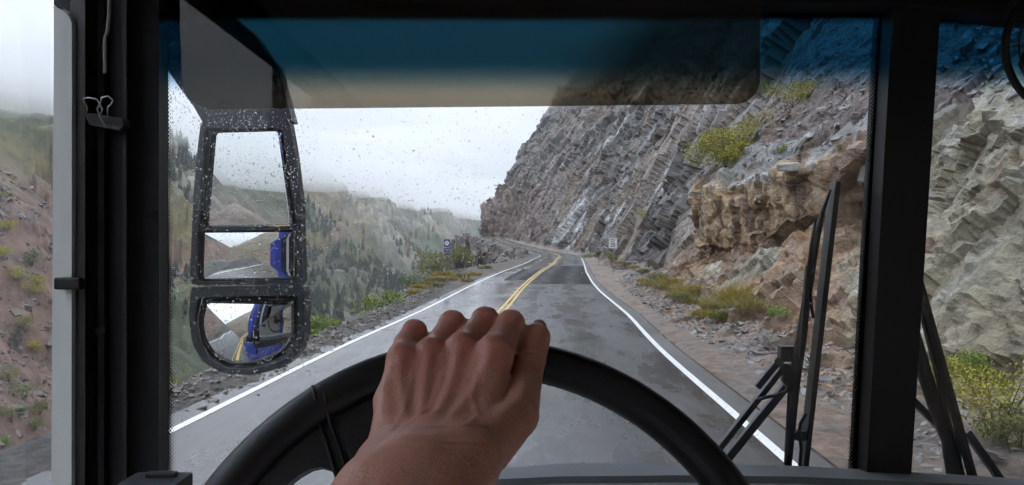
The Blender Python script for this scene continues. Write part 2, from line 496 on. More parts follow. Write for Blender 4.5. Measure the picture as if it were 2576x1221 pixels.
EDGE = rh + .45
ro = strip("road", [ -EDGE + (2 * EDGE) * k / 10 for k in range(11)], 0.0, M['asphalt']); tag(ro, kind='structure')
tag(strip("white_line_left", [-rh - .065, -rh + .065], .005, M['paint_white']), kind='structure')
tag(strip("white_line_right", [rh - .065, rh + .065], .005, M['paint_white']), kind='structure')
tag(strip("yellow_line_left", [yo - .16, yo - .055], .005, M['paint_yellow']), kind='structure')
tag(strip("yellow_line_right", [yo + .055, yo + .16], .005, M['paint_yellow']), kind='structure')
M['asphalt_old'] = asphalt('worn_dark_asphalt', .68, (.14, .50))
tag(strip("road_right_lane", [yo + .28, (yo + rh) / 2, rh - .1], .0025, M['asphalt_old'], (RY <= 43)), kind='structure')
tag(strip("road_right_lane", [yo + .28, (yo + rh) / 2, rh - .1], .0025, M['asphalt_old'], (RY >= 74)), kind='structure')
M['paved_edge'] = asphalt('dusty_paved_edge', 2.1, (.5, .8))
tag(strip("paved_shoulder", [rh + .075, rh + .40], .003, M['paved_edge']), kind='structure')
sel = (RY >= 43) & (RY <= 74)
tag(strip("asphalt_patch", [yo + .3, rh - .12], .0045, M['asphalt_patch'], sel), kind='structure')
sel = (RY >= 46.5) & (RY <= 63)
tag(strip("asphalt_patch", [-rh * .62, yo - .25], .004, M['asphalt_patch'], sel), kind='structure')
for y0, o0, o1 in ((42.6, -.9, 1.0), (74.3, -.9, 1.0), (59.5, -1, -.1), (19.7, -1.0, -.35), (90, -.8, -.2)):
    i = int(np.argmin(abs(RY - y0)))
    n = 14
    t = np.linspace(0, 1, n); off = (o0 + (o1 - o0) * t) * rh[i]
    wob = .03 * np.sin(t * 17 + y0)
    A = np.stack([rx[i] + NX[i] * off, RY[i] + NY[i] * off + wob - .035, np.full(n, rz[i] + .006)], 1)
    B = A.copy(); B[:, 1] += .07 + .02 * np.cos(t * 31)
    sl = (np.interp(RY[i] + 1, RY, rz) - rz[i]); B[:, 2] += sl * .07
    tag(np_mesh("tar_seam", np.stack([A, B], 1).reshape(-1, 3), grid_faces(n, 2), M['tar']), kind='structure')

# ------------------------------------------------------------------ valley side and far wall (one height field)
def shoulder_w(Y):
    return np.interp(Y, [-150, 0, 10, 16, 25, 33, 45, 57, 70, 85, 110, 200, 330], [2.2, .9, .75, .65, .85, 1.1, 2.4, 3.9, 3.9, 2.6, 1.0, .8, 1.0])

def ground(X, Y):
    """height and some classes of the valley ground at X, Y"""
    X = np.asarray(X, float); Y = np.asarray(Y, float)
    Yc = np.clip(Y, -150, 330)
    cx, cz, hw = road(Yc)
    sl = (road(Yc + .5)[0] - road(Yc - .5)[0]); co = 1 / np.hypot(sl, 1)
    d = (cx - X) * co                     # + to the left of the road's middle
    e = d - (hw + .45) - shoulder_w(Yc)   # beyond the gravel shoulder
    e = e + np.maximum(Y - 335, 0) * 1.0 + np.maximum(-160 - Y, 0) * .3
    nb = fbm(X * .35, Y * .35, 0 * X, 5, 3)
    rocky_ = sstep(85, 110, Yc)
    steep = np.interp(Yc, [-150, 5, 30, 55, 80, 110, 200, 330], [.8, .75, .75, .5, .9, 1.25, 1.35, 1.4])
    qa, qb = facets(X * .22 + .12 * Y, Y * .16 - .1 * X, 0 * X, 6)
    qc, qb = facets(X * .6 + .3 * Y, Y * .4 - .3 * X, 0 * X, 16)
    qd = fbm(X * .9, Y * .6, 0 * X, 4, 26)
    e = e + rocky_ * sstep(.1, 1.2, e) * (1.7 * qa + .9 * qc + 1.1 * qd)
    drop = np.where(e > 0, steep * e * (1 - np.exp(-e / 1.2)), 0)
    drop = np.minimum(drop, 60 + .15 * e)
    rough = sstep(-.5, 3, e)
    rocky = rocky_
    rocky = sstep(90, 120, Yc)
    fx, fe = facets(X * .28 + .1 * Y, Y * .12, drop * .25, 5)
    fz_, fe_ = facets(X * .5 + .3 * Y, Y * .35 - .2 * X, drop * .4, 7)
    fy_, fe_ = facets(X * 1.3, Y * 1.0, drop * .9, 8)
    fx = fx + rocky_ * (.8 * fz_ + .35 * fy_)
    zn = cz - .05 - drop + rough * (nb * (.55 + .02 * np.minimum(np.abs(e), 60)) + fx * (.35 + 1.3 * rocky))
    zn = zn + np.where((e > -1.3) & (e < .8), .10 * (1 - np.abs(e + .25) / 1.05) * (1 + .9 * vnoise(X * 3, Y * 3, 0 * X, 9)), 0)
    zn = np.where(d < -(hw + .2), cz - .5, zn)
    # far wall of the gorge
    sh = np.interp(Y, [-1500, -400, 0, 600, 1000, 1500, 2600], [-500, -60, 0, 10, 50, 175, 600])
    xw = -58 + sh
    wv = fbm(X * .006, Y * .006, 0 * X, 3, 21)
    q = (xw - X) + 26 * wv
    ph = (Y + .35 * X + 60 * wv) / 165.0
    rid = 1 - np.abs(2 * (ph - np.floor(ph)) - 1)
    ph2 = (Y - .2 * X + 30 * wv + 40) / 61.0
    rid2 = 1 - np.abs(2 * (ph2 - np.floor(ph2)) - 1)
    up = np.clip(q / 60, 0, 1)
    zw = -44 + q * .80 + up * (30 * (rid - .5) + 11 * (rid2 - .5)) + 5 * up * fbm(X * .02, Y * .02, 0 * X, 5, 31)
    ff, fe2 = facets(X * .045, Y * .045, zw * .03, 41)
    fg, fe3 = facets(X * .11 + 7, Y * .11, zw * .05, 45)
    scr_ = 1 - .8 * sstep(-.575, -.64, np.arctan2(X, np.maximum(Y, 1))) * (Y > 0)
    zw = zw + up * scr_ * (ff * 4.6 + fg * 2.4 + 2.6 * fbm(X * .09, Y * .09, 0 * X, 5, 51))
    zw = np.minimum(zw, 112 + 0 * X)
    z = np.maximum(np.maximum(zn, zw), -60)
    far = (zw > zn)
    return z, e, far, rid, d

def build_valley():
    az = np.concatenate([np.radians(np.arange(-180, -44, 1.6)), np.radians(np.arange(-44, 4, .085)), np.radians(np.arange(4, 20, .5)), np.radians(np.arange(20, 180.1, 2.0))])
    r = np.concatenate([np.geomspace(2.5, 30, 110, endpoint=False), np.geomspace(30, 120, 110, endpoint=False), np.geomspace(120, 900, 300, endpoint=False), np.geomspace(900, 3200, 50)])
    A, R = np.meshgrid(az, r, indexing='ij')
    X, Y = R * np.sin(A), R * np.cos(A)
    z, e, far, rid, d = ground(X, Y)
    P = np.stack([X, Y, z], -1)
    # classes of ground -> stone, soil and plant colours
    gx = np.gradient(z, axis=1) / np.gradient(R, axis=1)
    n1 = fbm(X * .02, Y * .02, z * .02, 5, 61); n2 = fbm(X * .11, Y * .11, z * .11, 4, 71); n3 = fbm(X * .6, Y * .6, z * .6, 4, 81)
    n4 = fbm(X * .012 + 5, Y * .012, z * .012, 4, 91)
    rock = np.array([.090, .082, .064]); pale = np.array([.20, .19, .155]); green = np.array([.030, .042, .014]); ochre = np.array([.095, .075, .026]); red = np.array([.115, .068, .052]); brown = np.array([.15, .12, .095])
    c = lerp3(np.broadcast_to(rock, P.shape), pale, sstep(-.05, .35, n2 + .5 * n3 + .5 * (rid - .5)))
    c = lerp3(c, green, sstep(-.12, .12, n1 + .6 * n2 + .4 * n3 - .25 * (rid - .5)))
    c = lerp3(c, ochre, sstep(.12, .35, n4 + .4 * n2) * .7)
    band = np.arctan2(X, Y)
    scree = sstep(math.radians(-31), math.radians(-34), band) * sstep(38, 14, z + 6 * n1) * far
    c = lerp3(c, red, scree * .95)
    c = lerp3(c, np.array([.16, .09, .075]), sstep(.25, .4, fbm(X * .03, Y * .03, z * .05, 3, 95)) * far * .6)
    near = ~far
    gravel = np.array([.17, .15, .13]); dirt = np.array([.13, .11, .09]); slate = np.array([.14, .135, .13])
    cn = lerp3(np.broadcast_to(gravel, P.shape), dirt, sstep(-.3, .4, n3))
    cn = lerp3(cn, slate, sstep(-1.6, .2, e) * sstep(-.3, .1, n2 + .3))
    cn = lerp3(cn, np.array([.09, .11, .045]), sstep(.8, 3, e) * sstep(-.3, .2, n1 + n3 * .5) * sstep(110, 90, Y))
    bk = sstep(88, 105, Y) * sstep(0, 1, e)
    cn = lerp3(cn, lerp3(np.broadcast_to(np.array([.060, .052, .048]), P.shape), np.array([.20, .175, .155]), sstep(-.15, .35, n2 + .8 * n3)), bk)
    cn = lerp3(cn, np.array([.13, .07, .055]), bk * sstep(.05, .25, n1 + .5 * n2) * .8)
    c = np.where(near[..., None], cn, c)
    sc = np.where(far, .25, 1.3)
    fol = np.stack([X * .9 + z * .5, Y * .9, z * 1.0 - X * .3], -1)
    fol = fol * np.where(far, .04, 1.6)[..., None]
    me = np_mesh("valley_ground", P.reshape(-1, 3), grid_faces(len(az), len(r))[:, ::-1], M['hill'], attrs={"c_rock": c.reshape(-1, 3), "fol": fol.reshape(-1, 3)})
    tag(me, kind='structure')
build_valley()

def ray_ground(px, py, y0=6, y1=1500):
    Y = np.geomspace(y0, y1, 4000)
    X = (px - 1288) / FP * Y; Z = EYE - (py - 630) / FP * Y
    z = ground(X, Y)[0]
    i = np.nonzero(z > Z)[0]
    i = i[0] if len(i) else len(Y) - 1
    return Vector((X[i], Y[i], z[i]))

# ------------------------------------------------------------------ the cliff on the right
def rel(Yv, xo, zo):
    cx, cz, hw = road(np.array([Yv])); return float(cx[0] + hw[0]) + xo, float(cz[0]) + zo
def gen(Yv, rows): return (Yv, [rel(Yv, a, b) for a, b in rows])
face = lambda x0, z0: [(x0, z0), (x0 + 1.0, z0 + 2), (x0 + 2.0, z0 + 4), (x0 + 3.0, z0 + 6), (x0 + 4.2, z0 + 8.5), (x0 + 8.2, z0 + 16), (x0 + 16.5, z0 + 31), (x0 + 54, z0 + 92)]
BK = [(1.6, .0), (3.4, .45), (4.6, 2.2), (5.8, 4), (6.6, 5.4), (7.5, 7), (12, 13), (21, 25), (60, 95)]
PROF = [gen(y, BK) for y in (-150, -100, -60, -30, -10, 0)] + [
 (8,  [(4.6, .0), (7.0, .35), (7.7, 1.9), (8.7, 3.7), (9.4, 5.0), (10.2, 6.5), (15, 12), (25, 24), (62, 95)]),
 (14, [(4.9, .0), (7.2, .4), (8.1, 1.7), (9.5, 3.2), (9.9, 4.0), (10.4, 5.0), (15.2, 9.8), (25.5, 20), (66, 95)]),
 (19, [(5.0, .03), (7.3, .5), (8.6, 1.9), (10.3, 3.3), (10.2, 3.7), (10.4, 4.9), (15.4, 9.9), (26, 20), (68, 95)]),
 (22, [(5.1, .03), (7.5, .5), (8.7, 1.9), (10.6, 3.35), (9.8, 3.40), (9.6, 4.95), (15.2, 10.2), (26, 20.5), (68, 95)]),
 (26, [(5.4, .03), (7.8, .6), (8.8, 1.6), (10.6, 2.8), (9.7, 2.85), (9.4, 5.05), (15.0, 10.6), (26, 21), (68, 95)]),
 (30, [(5.7, .05), (8.1, .65), (9.1, 1.5), (10.4, 2.55), (9.55, 2.6), (9.2, 5.15), (14.8, 11), (26, 21.5), (67, 95)]),
 (35.5, [(6.2, .12), (8.7, .7), (9.4, 1.4), (10.2, 2.25), (9.3, 2.3), (9.0, 5.15), (14.6, 11.4), (26, 22), (66, 95)]),
 (37.5, [(6.4, .15), (8.9, .8), (9.8, 1.7), (10.7, 2.9), (10.6, 3.8), (10.3, 5.6), (14.6, 11.4), (25.5, 22.3), (65.5, 95)]),
 (42, [(6.9, .2), (9.3, .95), (10.4, 2.4), (11.6, 4.2), (12.4, 5.8), (13.4, 7.6), (16.5, 13), (24.5, 26), (62, 95)]),
 (50, [(7.9, .35), (9.9, 1.15)] + face(10.4, 1.2)[1:]),
 (62, [(8.8, .55), (10.7, 1.2)] + face(10.7, 1.2)[1:]),
 (80, [(10.2, .7), (11.6, 1.3)] + face(11.6, 1.3)[1:]),
 (100, [(11.6, 1.0), (12.8, 1.5)] + face(12.8, 1.5)[1:]),
 (125, [(13.2, 1.35), (14.4, 1.8)] + face(14.4, 1.8)[1:]),
 (150, [(12.2, 1.85), (13.2, 2.4)] + face(13.2, 2.4)[1:]),
 (180, [(7.8, 3.1), (8.8, 3.6)] + face(8.8, 3.6)[1:]),
 (215, [(2.3, 4.75), (3.3, 5.3)] + face(3.3, 5.3)[1:]),
 (245, [(-1.2, 6.1), (-.3, 6.6)] + face(-.3, 6.6)[1:]),
 (270, [(-5.0, 7.2), (-4.2, 7.6), (-3.6, 10), (-2.9, 13), (-1.8, 16), (-.3, 19), (5, 28), (14, 42), (50, 100)]),
 (290, [(-10.0, 7.9), (-9.2, 8.1), (-9.0, 11), (-8.5, 14), (-7.8, 17), (-6.3, 20), (0, 29), (9, 44), (44, 100)]),
 (302, [(-15.0, 8.1), (-13.2, 8.3), (-13.1, 11), (-12.8, 14), (-12.2, 17), (-11, 20.5), (-5.0, 30), (5, 46), (42, 102)]),
 (312, [(-20, 8.1), (-12.0, 8.3), (-11, 11), (-9.5, 14), (-8, 17), (-6, 20), (2, 30), (13, 46), (50, 102)]),
 (335, [(-16, 6), (0, 8), (4, 11), (8, 14), (11, 17), (14, 20), (24, 30), (40, 46), (80, 100)]),
]
def build_cliff():
    ys = np.array([p[0] for p in PROF], float)
    PX = np.array([[q[0] for q in p[1]] for p in PROF]); PZ = np.array([[q[1] for q in p[1]] for p in PROF])
    Yc = np.concatenate([np.arange(-150, 5, 2.5), np.arange(5, 12, .15), np.arange(12, 46, .085), np.arange(46, 90, .3), np.arange(90, 200, .7), np.arange(200, 335.1, .8)])
    cx, cz, hw = road(Yc)
    nx = np.stack([cx + hw + .38] + [np.interp(Yc, ys, PX[:, i]) for i in range(9)], 1)
    nz = np.stack([cz - .03] + [np.interp(Yc, ys, PZ[:, i]) for i in range(9)], 1)
    seg = [8, 16, 26, 24, 12, 30, 66, 60, 70]
    us = np.concatenate([i + np.arange(s) / s for i, s in enumerate(seg)] + [[9.0]])
    nearw = sstep(17, 21, Yc) * (1 - sstep(36, 40, Yc))
    for c_, ax_, az_, sd_ in ((3, .5, .35, 1), (4, .3, .3, 2), (5, .3, .30, 2), (6, .3, .25, 3), (7, .5, .5, 4)):
        nx[:, c_] += nearw * ax_ * (fbm(Yc * .45, 0 * Yc, 0 * Yc + sd_, 4, 700 + sd_))
        nz[:, c_] += nearw * az_ * (fbm(Yc * .45, 0 * Yc, 0 * Yc + sd_, 4, 720 + sd_))
    i = np.minimum(us.astype(int), 8); t = us - i
    t9 = t
    X = nx[:, i] * (1 - t9) + nx[:, i + 1] * t9
    Z = nz[:, i] * (1 - t9) + nz[:, i + 1] * t9
    Y = np.broadcast_to(Yc[:, None], X.shape).copy()
    U = np.broadcast_to(us[None], X.shape)
    P = np.stack([X, Y, Z], -1)
    def normals(P):
        du = np.gradient(P, axis=0); dv = np.gradient(P, axis=1)
        n = np.cross(dv, du); n /= np.linalg.norm(n, axis=-1, keepdims=True) + 1e-9
        return n
    N = normals(P)
    if N[..., 0].mean() > 0: N = -N
    # soften the normals for displacement
    Ns = N.copy()
    for _ in range(6):
        Ns[1:-1] = (Ns[:-2] + Ns[2:] + Ns[1:-1]) / 3; Ns[:, 1:-1] = (Ns[:, :-2] + Ns[:, 2:] + Ns[:, 1:-1]) / 3
    Ns /= np.linalg.norm(Ns, axis=-1, keepdims=True) + 1e-9
    # foliation frame: a along the streaks, b and c across
    a = np.array([.50, -.50, .72]); a /= np.linalg.norm(a)
    b = np.array([.25, .93, .27]); b -= a * (a @ b); b /= np.linalg.norm(b)
    c = np.cross(a, b)
    fa, fb, fc = P @ a, P @ b, P @ c
    cliff = sstep(38, 46, Y)                       # the great slab wall beyond the talus
    talus = (1 - cliff) * sstep(6.02, 6.3, U) * (Y > 17)
    rockz = sstep(1.0, 1.6, U)
    blk = (1 - cliff) * (U > 4.6) * (U < 6.05) * sstep(20, 22, Y) * (Y < 38)
    wq = .9 + 0 * fa
    fb = fb + 1.5 * fbm(X * .05, Y * .035, Z * .05, 3, 301) + .28 * fbm(X * .22, Y * .16, Z * .2, 3, 311)
    fc = fc + 1.5 * fbm(X * .05, Y * .035, Z * .05 + 7, 3, 321) + .28 * fbm(X * .22, Y * .16, Z * .2, 3, 331)
    big = fbm(fa * .035, fb * .10, fc * .1, 4, 101)
    cr1, ce1 = facets(X * .16, Y * .10, Z * .13, 341, tilt=.9)
    cr2, ce2 = facets(X * .45, Y * .32, Z * .40, 351, tilt=.9)
    zone = sstep(-.15, .25, fbm(X * .06, Y * .03, Z * .05, 3, 361) + .25 * sstep(60, 80, Y) * sstep(170, 120, Y) - .2 * sstep(170, 230, Y) - .35 * sstep(3.2, 1.2, U))
    f1, e1 = facets(fa * .030, fb * .26, fc * .22, 111, tilt=.25)
    f2, e2 = facets(fa * .10 + 3, fb * .85, fc * .6, 121, tilt=.4)
    f3, e3 = facets(fa * .4, fb * 2.2, fc * 1.6, 131)
    g1, h1 = facets(X * .42, Y * .42, Z * .42, 141)
    g2, h2 = facets(X * 1.3, Y * 1.3, Z * 1.5, 151)
    g3, h3 = facets(X * 3.3, Y * 3.3, Z * 3.3, 161)
    sm = fbm(X * 1.2, Y * 1.2, Z * 1.2, 5, 171)
    dist = np.clip(Y, 20, 300)
    far_ = sstep(180, 260, Y)
    dw = cliff * (big * (2.0 + .8 * far_) + cr1 * (.55 + .5 * far_) + cr2 * (.16 + .5 * (1 - zone)) + (f1 * .75 + f2 * (.16 + .16 * sstep(45, 100, Y))) * (.35 + .65 * zone) + f3 * .04)
    leftp = (1 - cliff) * (1 - talus) * (1 - blk)
    dn = leftp * (g1 * (.38 - .14 * sstep(18, 14, Y)) + g2 * .17 + g3 * .05 + .12 * sm) + talus * (.28 * fbm(X * .35, Y * .35, Z * .35, 4, 181) + .10 * g2 + .07 * g3 + .12 * sm) \
        + blk * (.26 * g1 + .12 * g2 + .04 * g3 + .04 * sm)
    dn = dn - blk * .10 * (1 - sstep(0, .08, h1))
    D = dw + dn
    ease = sstep(.7, 2.2, U)
    D = D * (.08 + .92 * ease)
    P = P + Ns * D[..., None]
    # colours
    X, Yq, Z = P[..., 0], P[..., 1], P[..., 2]
    gray = np.array([.135, .118, .100]); dark = np.array([.028, .026, .025]); slab_sheen = np.array([.56, .57, .58]); redb = np.array([.145, .085, .064]); brown = np.array([.15, .105, .066])
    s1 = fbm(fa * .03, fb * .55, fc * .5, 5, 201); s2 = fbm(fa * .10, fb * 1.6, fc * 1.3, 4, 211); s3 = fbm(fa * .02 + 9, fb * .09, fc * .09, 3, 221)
    col = lerp3(np.broadcast_to(gray, P.shape), dark, sstep(.0, .35, -s1 + .4 * s2 - .15 + .3 * s3))
    col = lerp3(col, slab_sheen, sstep(.04, .34, s1 + .45 * s2 + .25 * s3) * .95 * zone)  # pale foliation streaks, with the wet slabs' sky sheen painted in
    col = lerp3(col, dark, (1 - sstep(.0, .10, ce1)) * .6)
    col = lerp3(col, dark, sstep(.05, .3, cr2 * .5 + .5 * fbm(X * .5, Yq * .4, Z * .5, 4, 371)) * .6 * (1 - .6 * zone))
    col = lerp3(col, brown, sstep(.1, .4, fbm(X * .07, Yq * .05, Z * .08, 4, 231)) * .75)
    col = lerp3(col, redb, sstep(150, 240, Yq) * sstep(34, 14, Z - 8 * s3) * .8)
    # near side: ochre block, rusty soil, greenish grey boulders, brown talus
    k1 = fbm(X * .5, Yq * .5, Z * .5, 5, 241); k2 = fbm(X * 1.8, Yq * 1.8, Z * 1.2, 5, 251); k3 = fbm(X * .22, Yq * .22, Z * .22, 3, 261)
    och = np.array([.34, .215, .11]); rust = np.array([.26, .13, .055]); gg = np.array([.31, .285, .205]); soil = np.array([.235, .165, .115]); pinkish = np.array([.30, .19, .16]); pale = np.array([.46, .45, .39])
    nr = lerp3(np.broadcast_to(soil * 1.15, P.shape), och, sstep(-.1, .3, k1 + .4 * k2))
    nr = lerp3(nr, gg, sstep(.0, .3, k3 + .5 * k1 - .05) * (1 - blk * .7))
    nr = lerp3(nr, pale, sstep(.25, .45, k2 + .3 * k1) * (1 - blk * .6))
    nr = lerp3(nr, rust, sstep(.1, .35, -k3 + .6 * k2) * .55)
    nr = lerp3(nr, pinkish, sstep(20.5, 17, Yq) * sstep(12.5, 14.5, Yq) * sstep(.15, -.2, k3) * .8)
    nr = lerp3(nr, gg * .95, sstep(13.5, 11.5, Yq) * sstep(-.4, .1, k3 + k1) * .8)
    vs = fbm(X * 1.4 + Yq * 1.4, Yq * 1.4, Z * .25, 4, 271)
    blc = lerp3(np.broadcast_to(np.array([.46, .335, .205]), P.shape), np.array([.17, .105, .07]), sstep(.05, .35, vs + .25 * k2))
    blc = lerp3(blc, np.array([.42, .37, .28]), sstep(.15, .4, -vs + .5 * k1) * .8)
    blkc = (1 - cliff) * sstep(4.0, 4.7, U + .6 * k1) * sstep(6.15, 5.95, U + .25 * k1) * sstep(19.5, 22.5, Yq + 2 * k1)
    nr = lerp3(nr, blc, blkc)
    tl_ = lerp3(np.broadcast_to(np.array([.185, .15, .138]), P.shape), np.array([.29, .26, .24]), sstep(.1, .5, k2))
    tl_ = lerp3(tl_, soil * .8, sstep(0, .4, k1))
    nr = lerp3(nr, tl_, talus)
    rimz = (1 - cliff) * (U > 5.9) * (U < 6.3) * (Y > 20) * (Y < 39)
    nr = lerp3(nr, np.array([.42, .42, .41]), rimz * sstep(-.25, .1, k1 + .5 * k2))
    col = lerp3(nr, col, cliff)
    shoulder = np.array([.19, .135, .10]); rub = np.array([.16, .13, .11])
    col = lerp3(col, lerp3(np.broadcast_to(shoulder, P.shape), rub, sstep(-.2, .3, k2)), 1 - sstep(1.3, 2.0, U + .5 * k1))
    fn = np.stack([fa * .28, fb * 1.25, fc * 1.25], -1) * .55
    fl = np.stack([X, Yq, Z * 1.2], -1) * .9
    ft = np.stack([X * .8, Yq * 2.0 , Z * 2.2], -1) * 1.5
    fol = lerp3(lerp3(fl, ft, talus), fn, cliff)
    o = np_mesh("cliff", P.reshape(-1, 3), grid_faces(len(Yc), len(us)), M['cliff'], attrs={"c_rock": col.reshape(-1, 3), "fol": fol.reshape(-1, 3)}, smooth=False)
    tag(o, kind='structure')
    return P, Ns, U
CP, CN, CU = build_cliff()
_cp = CP.reshape(-1, 3); _ok = _cp[:, 1] > 5
_cpx = 1288 + FP * _cp[:, 0] / np.maximum(_cp[:, 1], 1); _cpy = 630 - FP * (_cp[:, 2] - EYE) / np.maximum(_cp[:, 1], 1)
_cn = CN.reshape(-1, 3)
def cliff_at(px, py):
    d = (_cpx - px) ** 2 + (_cpy - py) ** 2
    d = np.where(_ok, d, 1e9)
    c = np.nonzero(d < max(81, d.min() * 1.5))[0]
    i = c[np.argmin(_cp[c, 1])]
    return Vector(_cp[i]), Vector(_cn[i])
# ------------------------------------------------------------------ haze and the low cloud
def closed_volume(name, lo, hi, dens, aniso=0.2, col=(.93, .96, 1.0)):
    m = bpy.data.materials.new(name); m.use_nodes = True
    t = m.node_tree
    for n in list(t.nodes):
        if n.type == 'BSDF_PRINCIPLED': t.nodes.remove(n)
    v = t.nodes.new("ShaderNodeVolumePrincipled")
    v.inputs["Color"].default_value = (*col, 1); v.inputs["Density"].default_value = dens; v.inputs["Anisotropy"].default_value = aniso
    t.links.new(v.outputs[0], t.nodes["Material Output"].inputs["Volume"])
    o = MB().box(lo, hi).build(name, m)
    return tag(o, kind='stuff')
closed_volume("haze", (-3300, -3300, -70), (3300, 3300, 125), .00028)
def low_cloud():
    """a cloud layer with a ragged, billowing underside"""
    g1 = np.concatenate([[-3200, -2000], np.arange(-1200, 1200, 26), [2000, 3200]])
    A_, B_ = np.meshgrid(g1, g1, indexing='ij')
    zb_ = 57 + 17 * fbm(A_ * .006, B_ * .004, 0 * A_, 4, 801) + 6 * fbm(A_ * .02, B_ * .02, 0 * A_, 3, 811)
    n_ = len(g1)
    V = np.concatenate([np.stack([A_, B_, zb_], -1).reshape(-1, 3), np.stack([A_, B_, 0 * A_ + 124], -1).reshape(-1, 3)])
    f_ = grid_faces(n_, n_); f2 = f_[:, ::-1] + n_ * n_
    e_ = []
    idx = lambda i, j: i * n_ + j
    for k in range(n_ - 1):
        for (p, q) in ((idx(k, 0), idx(k + 1, 0)), (idx(k + 1, n_ - 1), idx(k, n_ - 1)), (idx(0, k + 1), idx(0, k)), (idx(n_ - 1, k), idx(n_ - 1, k + 1))):
            e_.append((p, q, q + n_ * n_, p + n_ * n_))
    t = closed_volume("low_cloud", (0, 0, 0), (1, 1, 1), .0175, .3, (1, 1, 1))
    m_ = t.data.materials[0]; bpy.data.objects.remove(t)
    tag(np_mesh("low_cloud", V, np.concatenate([f_, f2, np.array(e_)]), m_, smooth=False), kind='stuff')
low_cloud()

# ------------------------------------------------------------------ the coach we sit in
def glass(name, tint, gloss=.5, build=None):
    m = bpy.data.materials.new(name); m.use_nodes = True
    t = m.node_tree; t.nodes.remove(t.nodes["Principled BSDF"])
    tr = t.nodes.new("ShaderNodeBsdfTransparent"); tr.inputs[0].default_value = (*tint, 1)
    gl = t.nodes.new("ShaderNodeBsdfGlossy"); gl.inputs["Roughness"].default_value = .02; gl.inputs[0].default_value = (1, 1, 1, 1)
    fr = t.nodes.new("ShaderNodeFresnel"); fr.inputs[0].default_value = 1.45
    ml = t.nodes.new("ShaderNodeMath"); ml.operation = 'MULTIPLY'; ml.inputs[1].default_value = gloss
    t.links.new(fr.outputs[0], ml.inputs[0])
    mx = t.nodes.new("ShaderNodeMixShader")
    t.links.new(ml.outputs[0], mx.inputs[0]); t.links.new(tr.outputs[0], mx.inputs[1]); t.links.new(gl.outputs[0], mx.inputs[2])
    t.links.new(mx.outputs[0], t.nodes["Material Output"].inputs[0])
    return m, tr, mx

WS = 1.15                                    # the windscreen's distance
def zz(py, Y=WS): return EYE - (py - 630) / FP * Y
def xx(px, Y=WS): return (px - 1288) / FP * Y
WT, WB = zz(8), zz(1215)                      # top and bottom of the screens

def screen_glass(name, eL, eR, band_top=(.018, .15, .31), band=(zz(245), zz(150)), clear=(.985, .99, .985), frit=True, rim_top=zz(38)):
    """windscreen: clear with a blue tinted band on top and a border of ceramic dots; eL, eR = (x at z=0, dx/dz) of the clear edges"""
    m, tr, mx = glass(name, clear, .45)
    t = m.node_tree
    tc = t.nodes.new("ShaderNodeTexCoord"); sp = t.nodes.new("ShaderNodeSeparateXYZ"); t.links.new(tc.outputs["Object"], sp.inputs[0])
    mr = t.nodes.new("ShaderNodeMapRange"); mr.inputs["From Min"].default_value = band[0]; mr.inputs["From Max"].default_value = band[1]
    mr.interpolation_type = 'SMOOTHSTEP'
    t.links.new(sp.outputs[2], mr.inputs["Value"])
    cm = t.nodes.new("ShaderNodeMix"); cm.data_type = 'RGBA'
    cm.inputs[6].default_value = (*clear, 1); cm.inputs[7].default_value = (*[c ** .5 for c in band_top], 1)
    t.links.new(mr.outputs[0], cm.inputs[0])
    t.links.new(cm.outputs[2], tr.inputs[0])
    if frit:
        def mth(op, a, b=None, c=None):
            n = t.nodes.new("ShaderNodeMath"); n.operation = op
            for i, q in enumerate((a, b, c)):
                if q is None: continue
                if isinstance(q, (int, float)): n.inputs[i].default_value = q
                else: t.links.new(q, n.inputs[i])
            return n.outputs[0]
        X, Z = sp.outputs[0], sp.outputs[2]
        dl = mth('SUBTRACT', X, mth('MULTIPLY_ADD', Z, eL[1], eL[0]))
        dr = mth('SUBTRACT', mth('MULTIPLY_ADD', Z, eR[1], eR[0]), X)
        dt = mth('SUBTRACT', rim_top, Z)
        d = mth('MINIMUM', mth('MINIMUM', dl, dr), dt)     # distance into the pane from the black border
        p = .0052
        def dots(ox, oz):
            u = mth('SUBTRACT', mth('FRACT', mth('ADD', mth('DIVIDE', dl, p), ox)), .5)
            v = mth('SUBTRACT', mth('FRACT', mth('ADD', mth('DIVIDE', Z, p * 1.25), oz)), .5)
            return mth('SQRT', mth('ADD', mth('MULTIPLY', u, u), mth('MULTIPLY', v, v)))
        dd = mth('MINIMUM', dots(0, 0), dots(.5, .5))
        rad = mth('MULTIPLY_ADD', d, -26.0, .42)
        blackdot = mth('LESS_THAN', dd, rad)
        edge = mth('LESS_THAN', d, 0.0)
        k = mth('MAXIMUM', blackdot, edge)
        df = t.nodes.new("ShaderNodeBsdfDiffuse"); df.inputs[0].default_value = (.006, .006, .007, 1)
        m2 = t.nodes.new("ShaderNodeMixShader")
        t.links.new(k, m2.inputs[0]); t.links.new(mx.outputs[0], m2.inputs[1]); t.links.new(df.outputs[0], m2.inputs[2])
        t.links.new(m2.outputs[0], t.nodes["Material Output"].inputs[0])
    return m

bus = empty("coach", (0, 0, 0))
tag(bus, "blue coach seen from its driver's seat, black pillars around the rain-spotted windscreen", "coach")

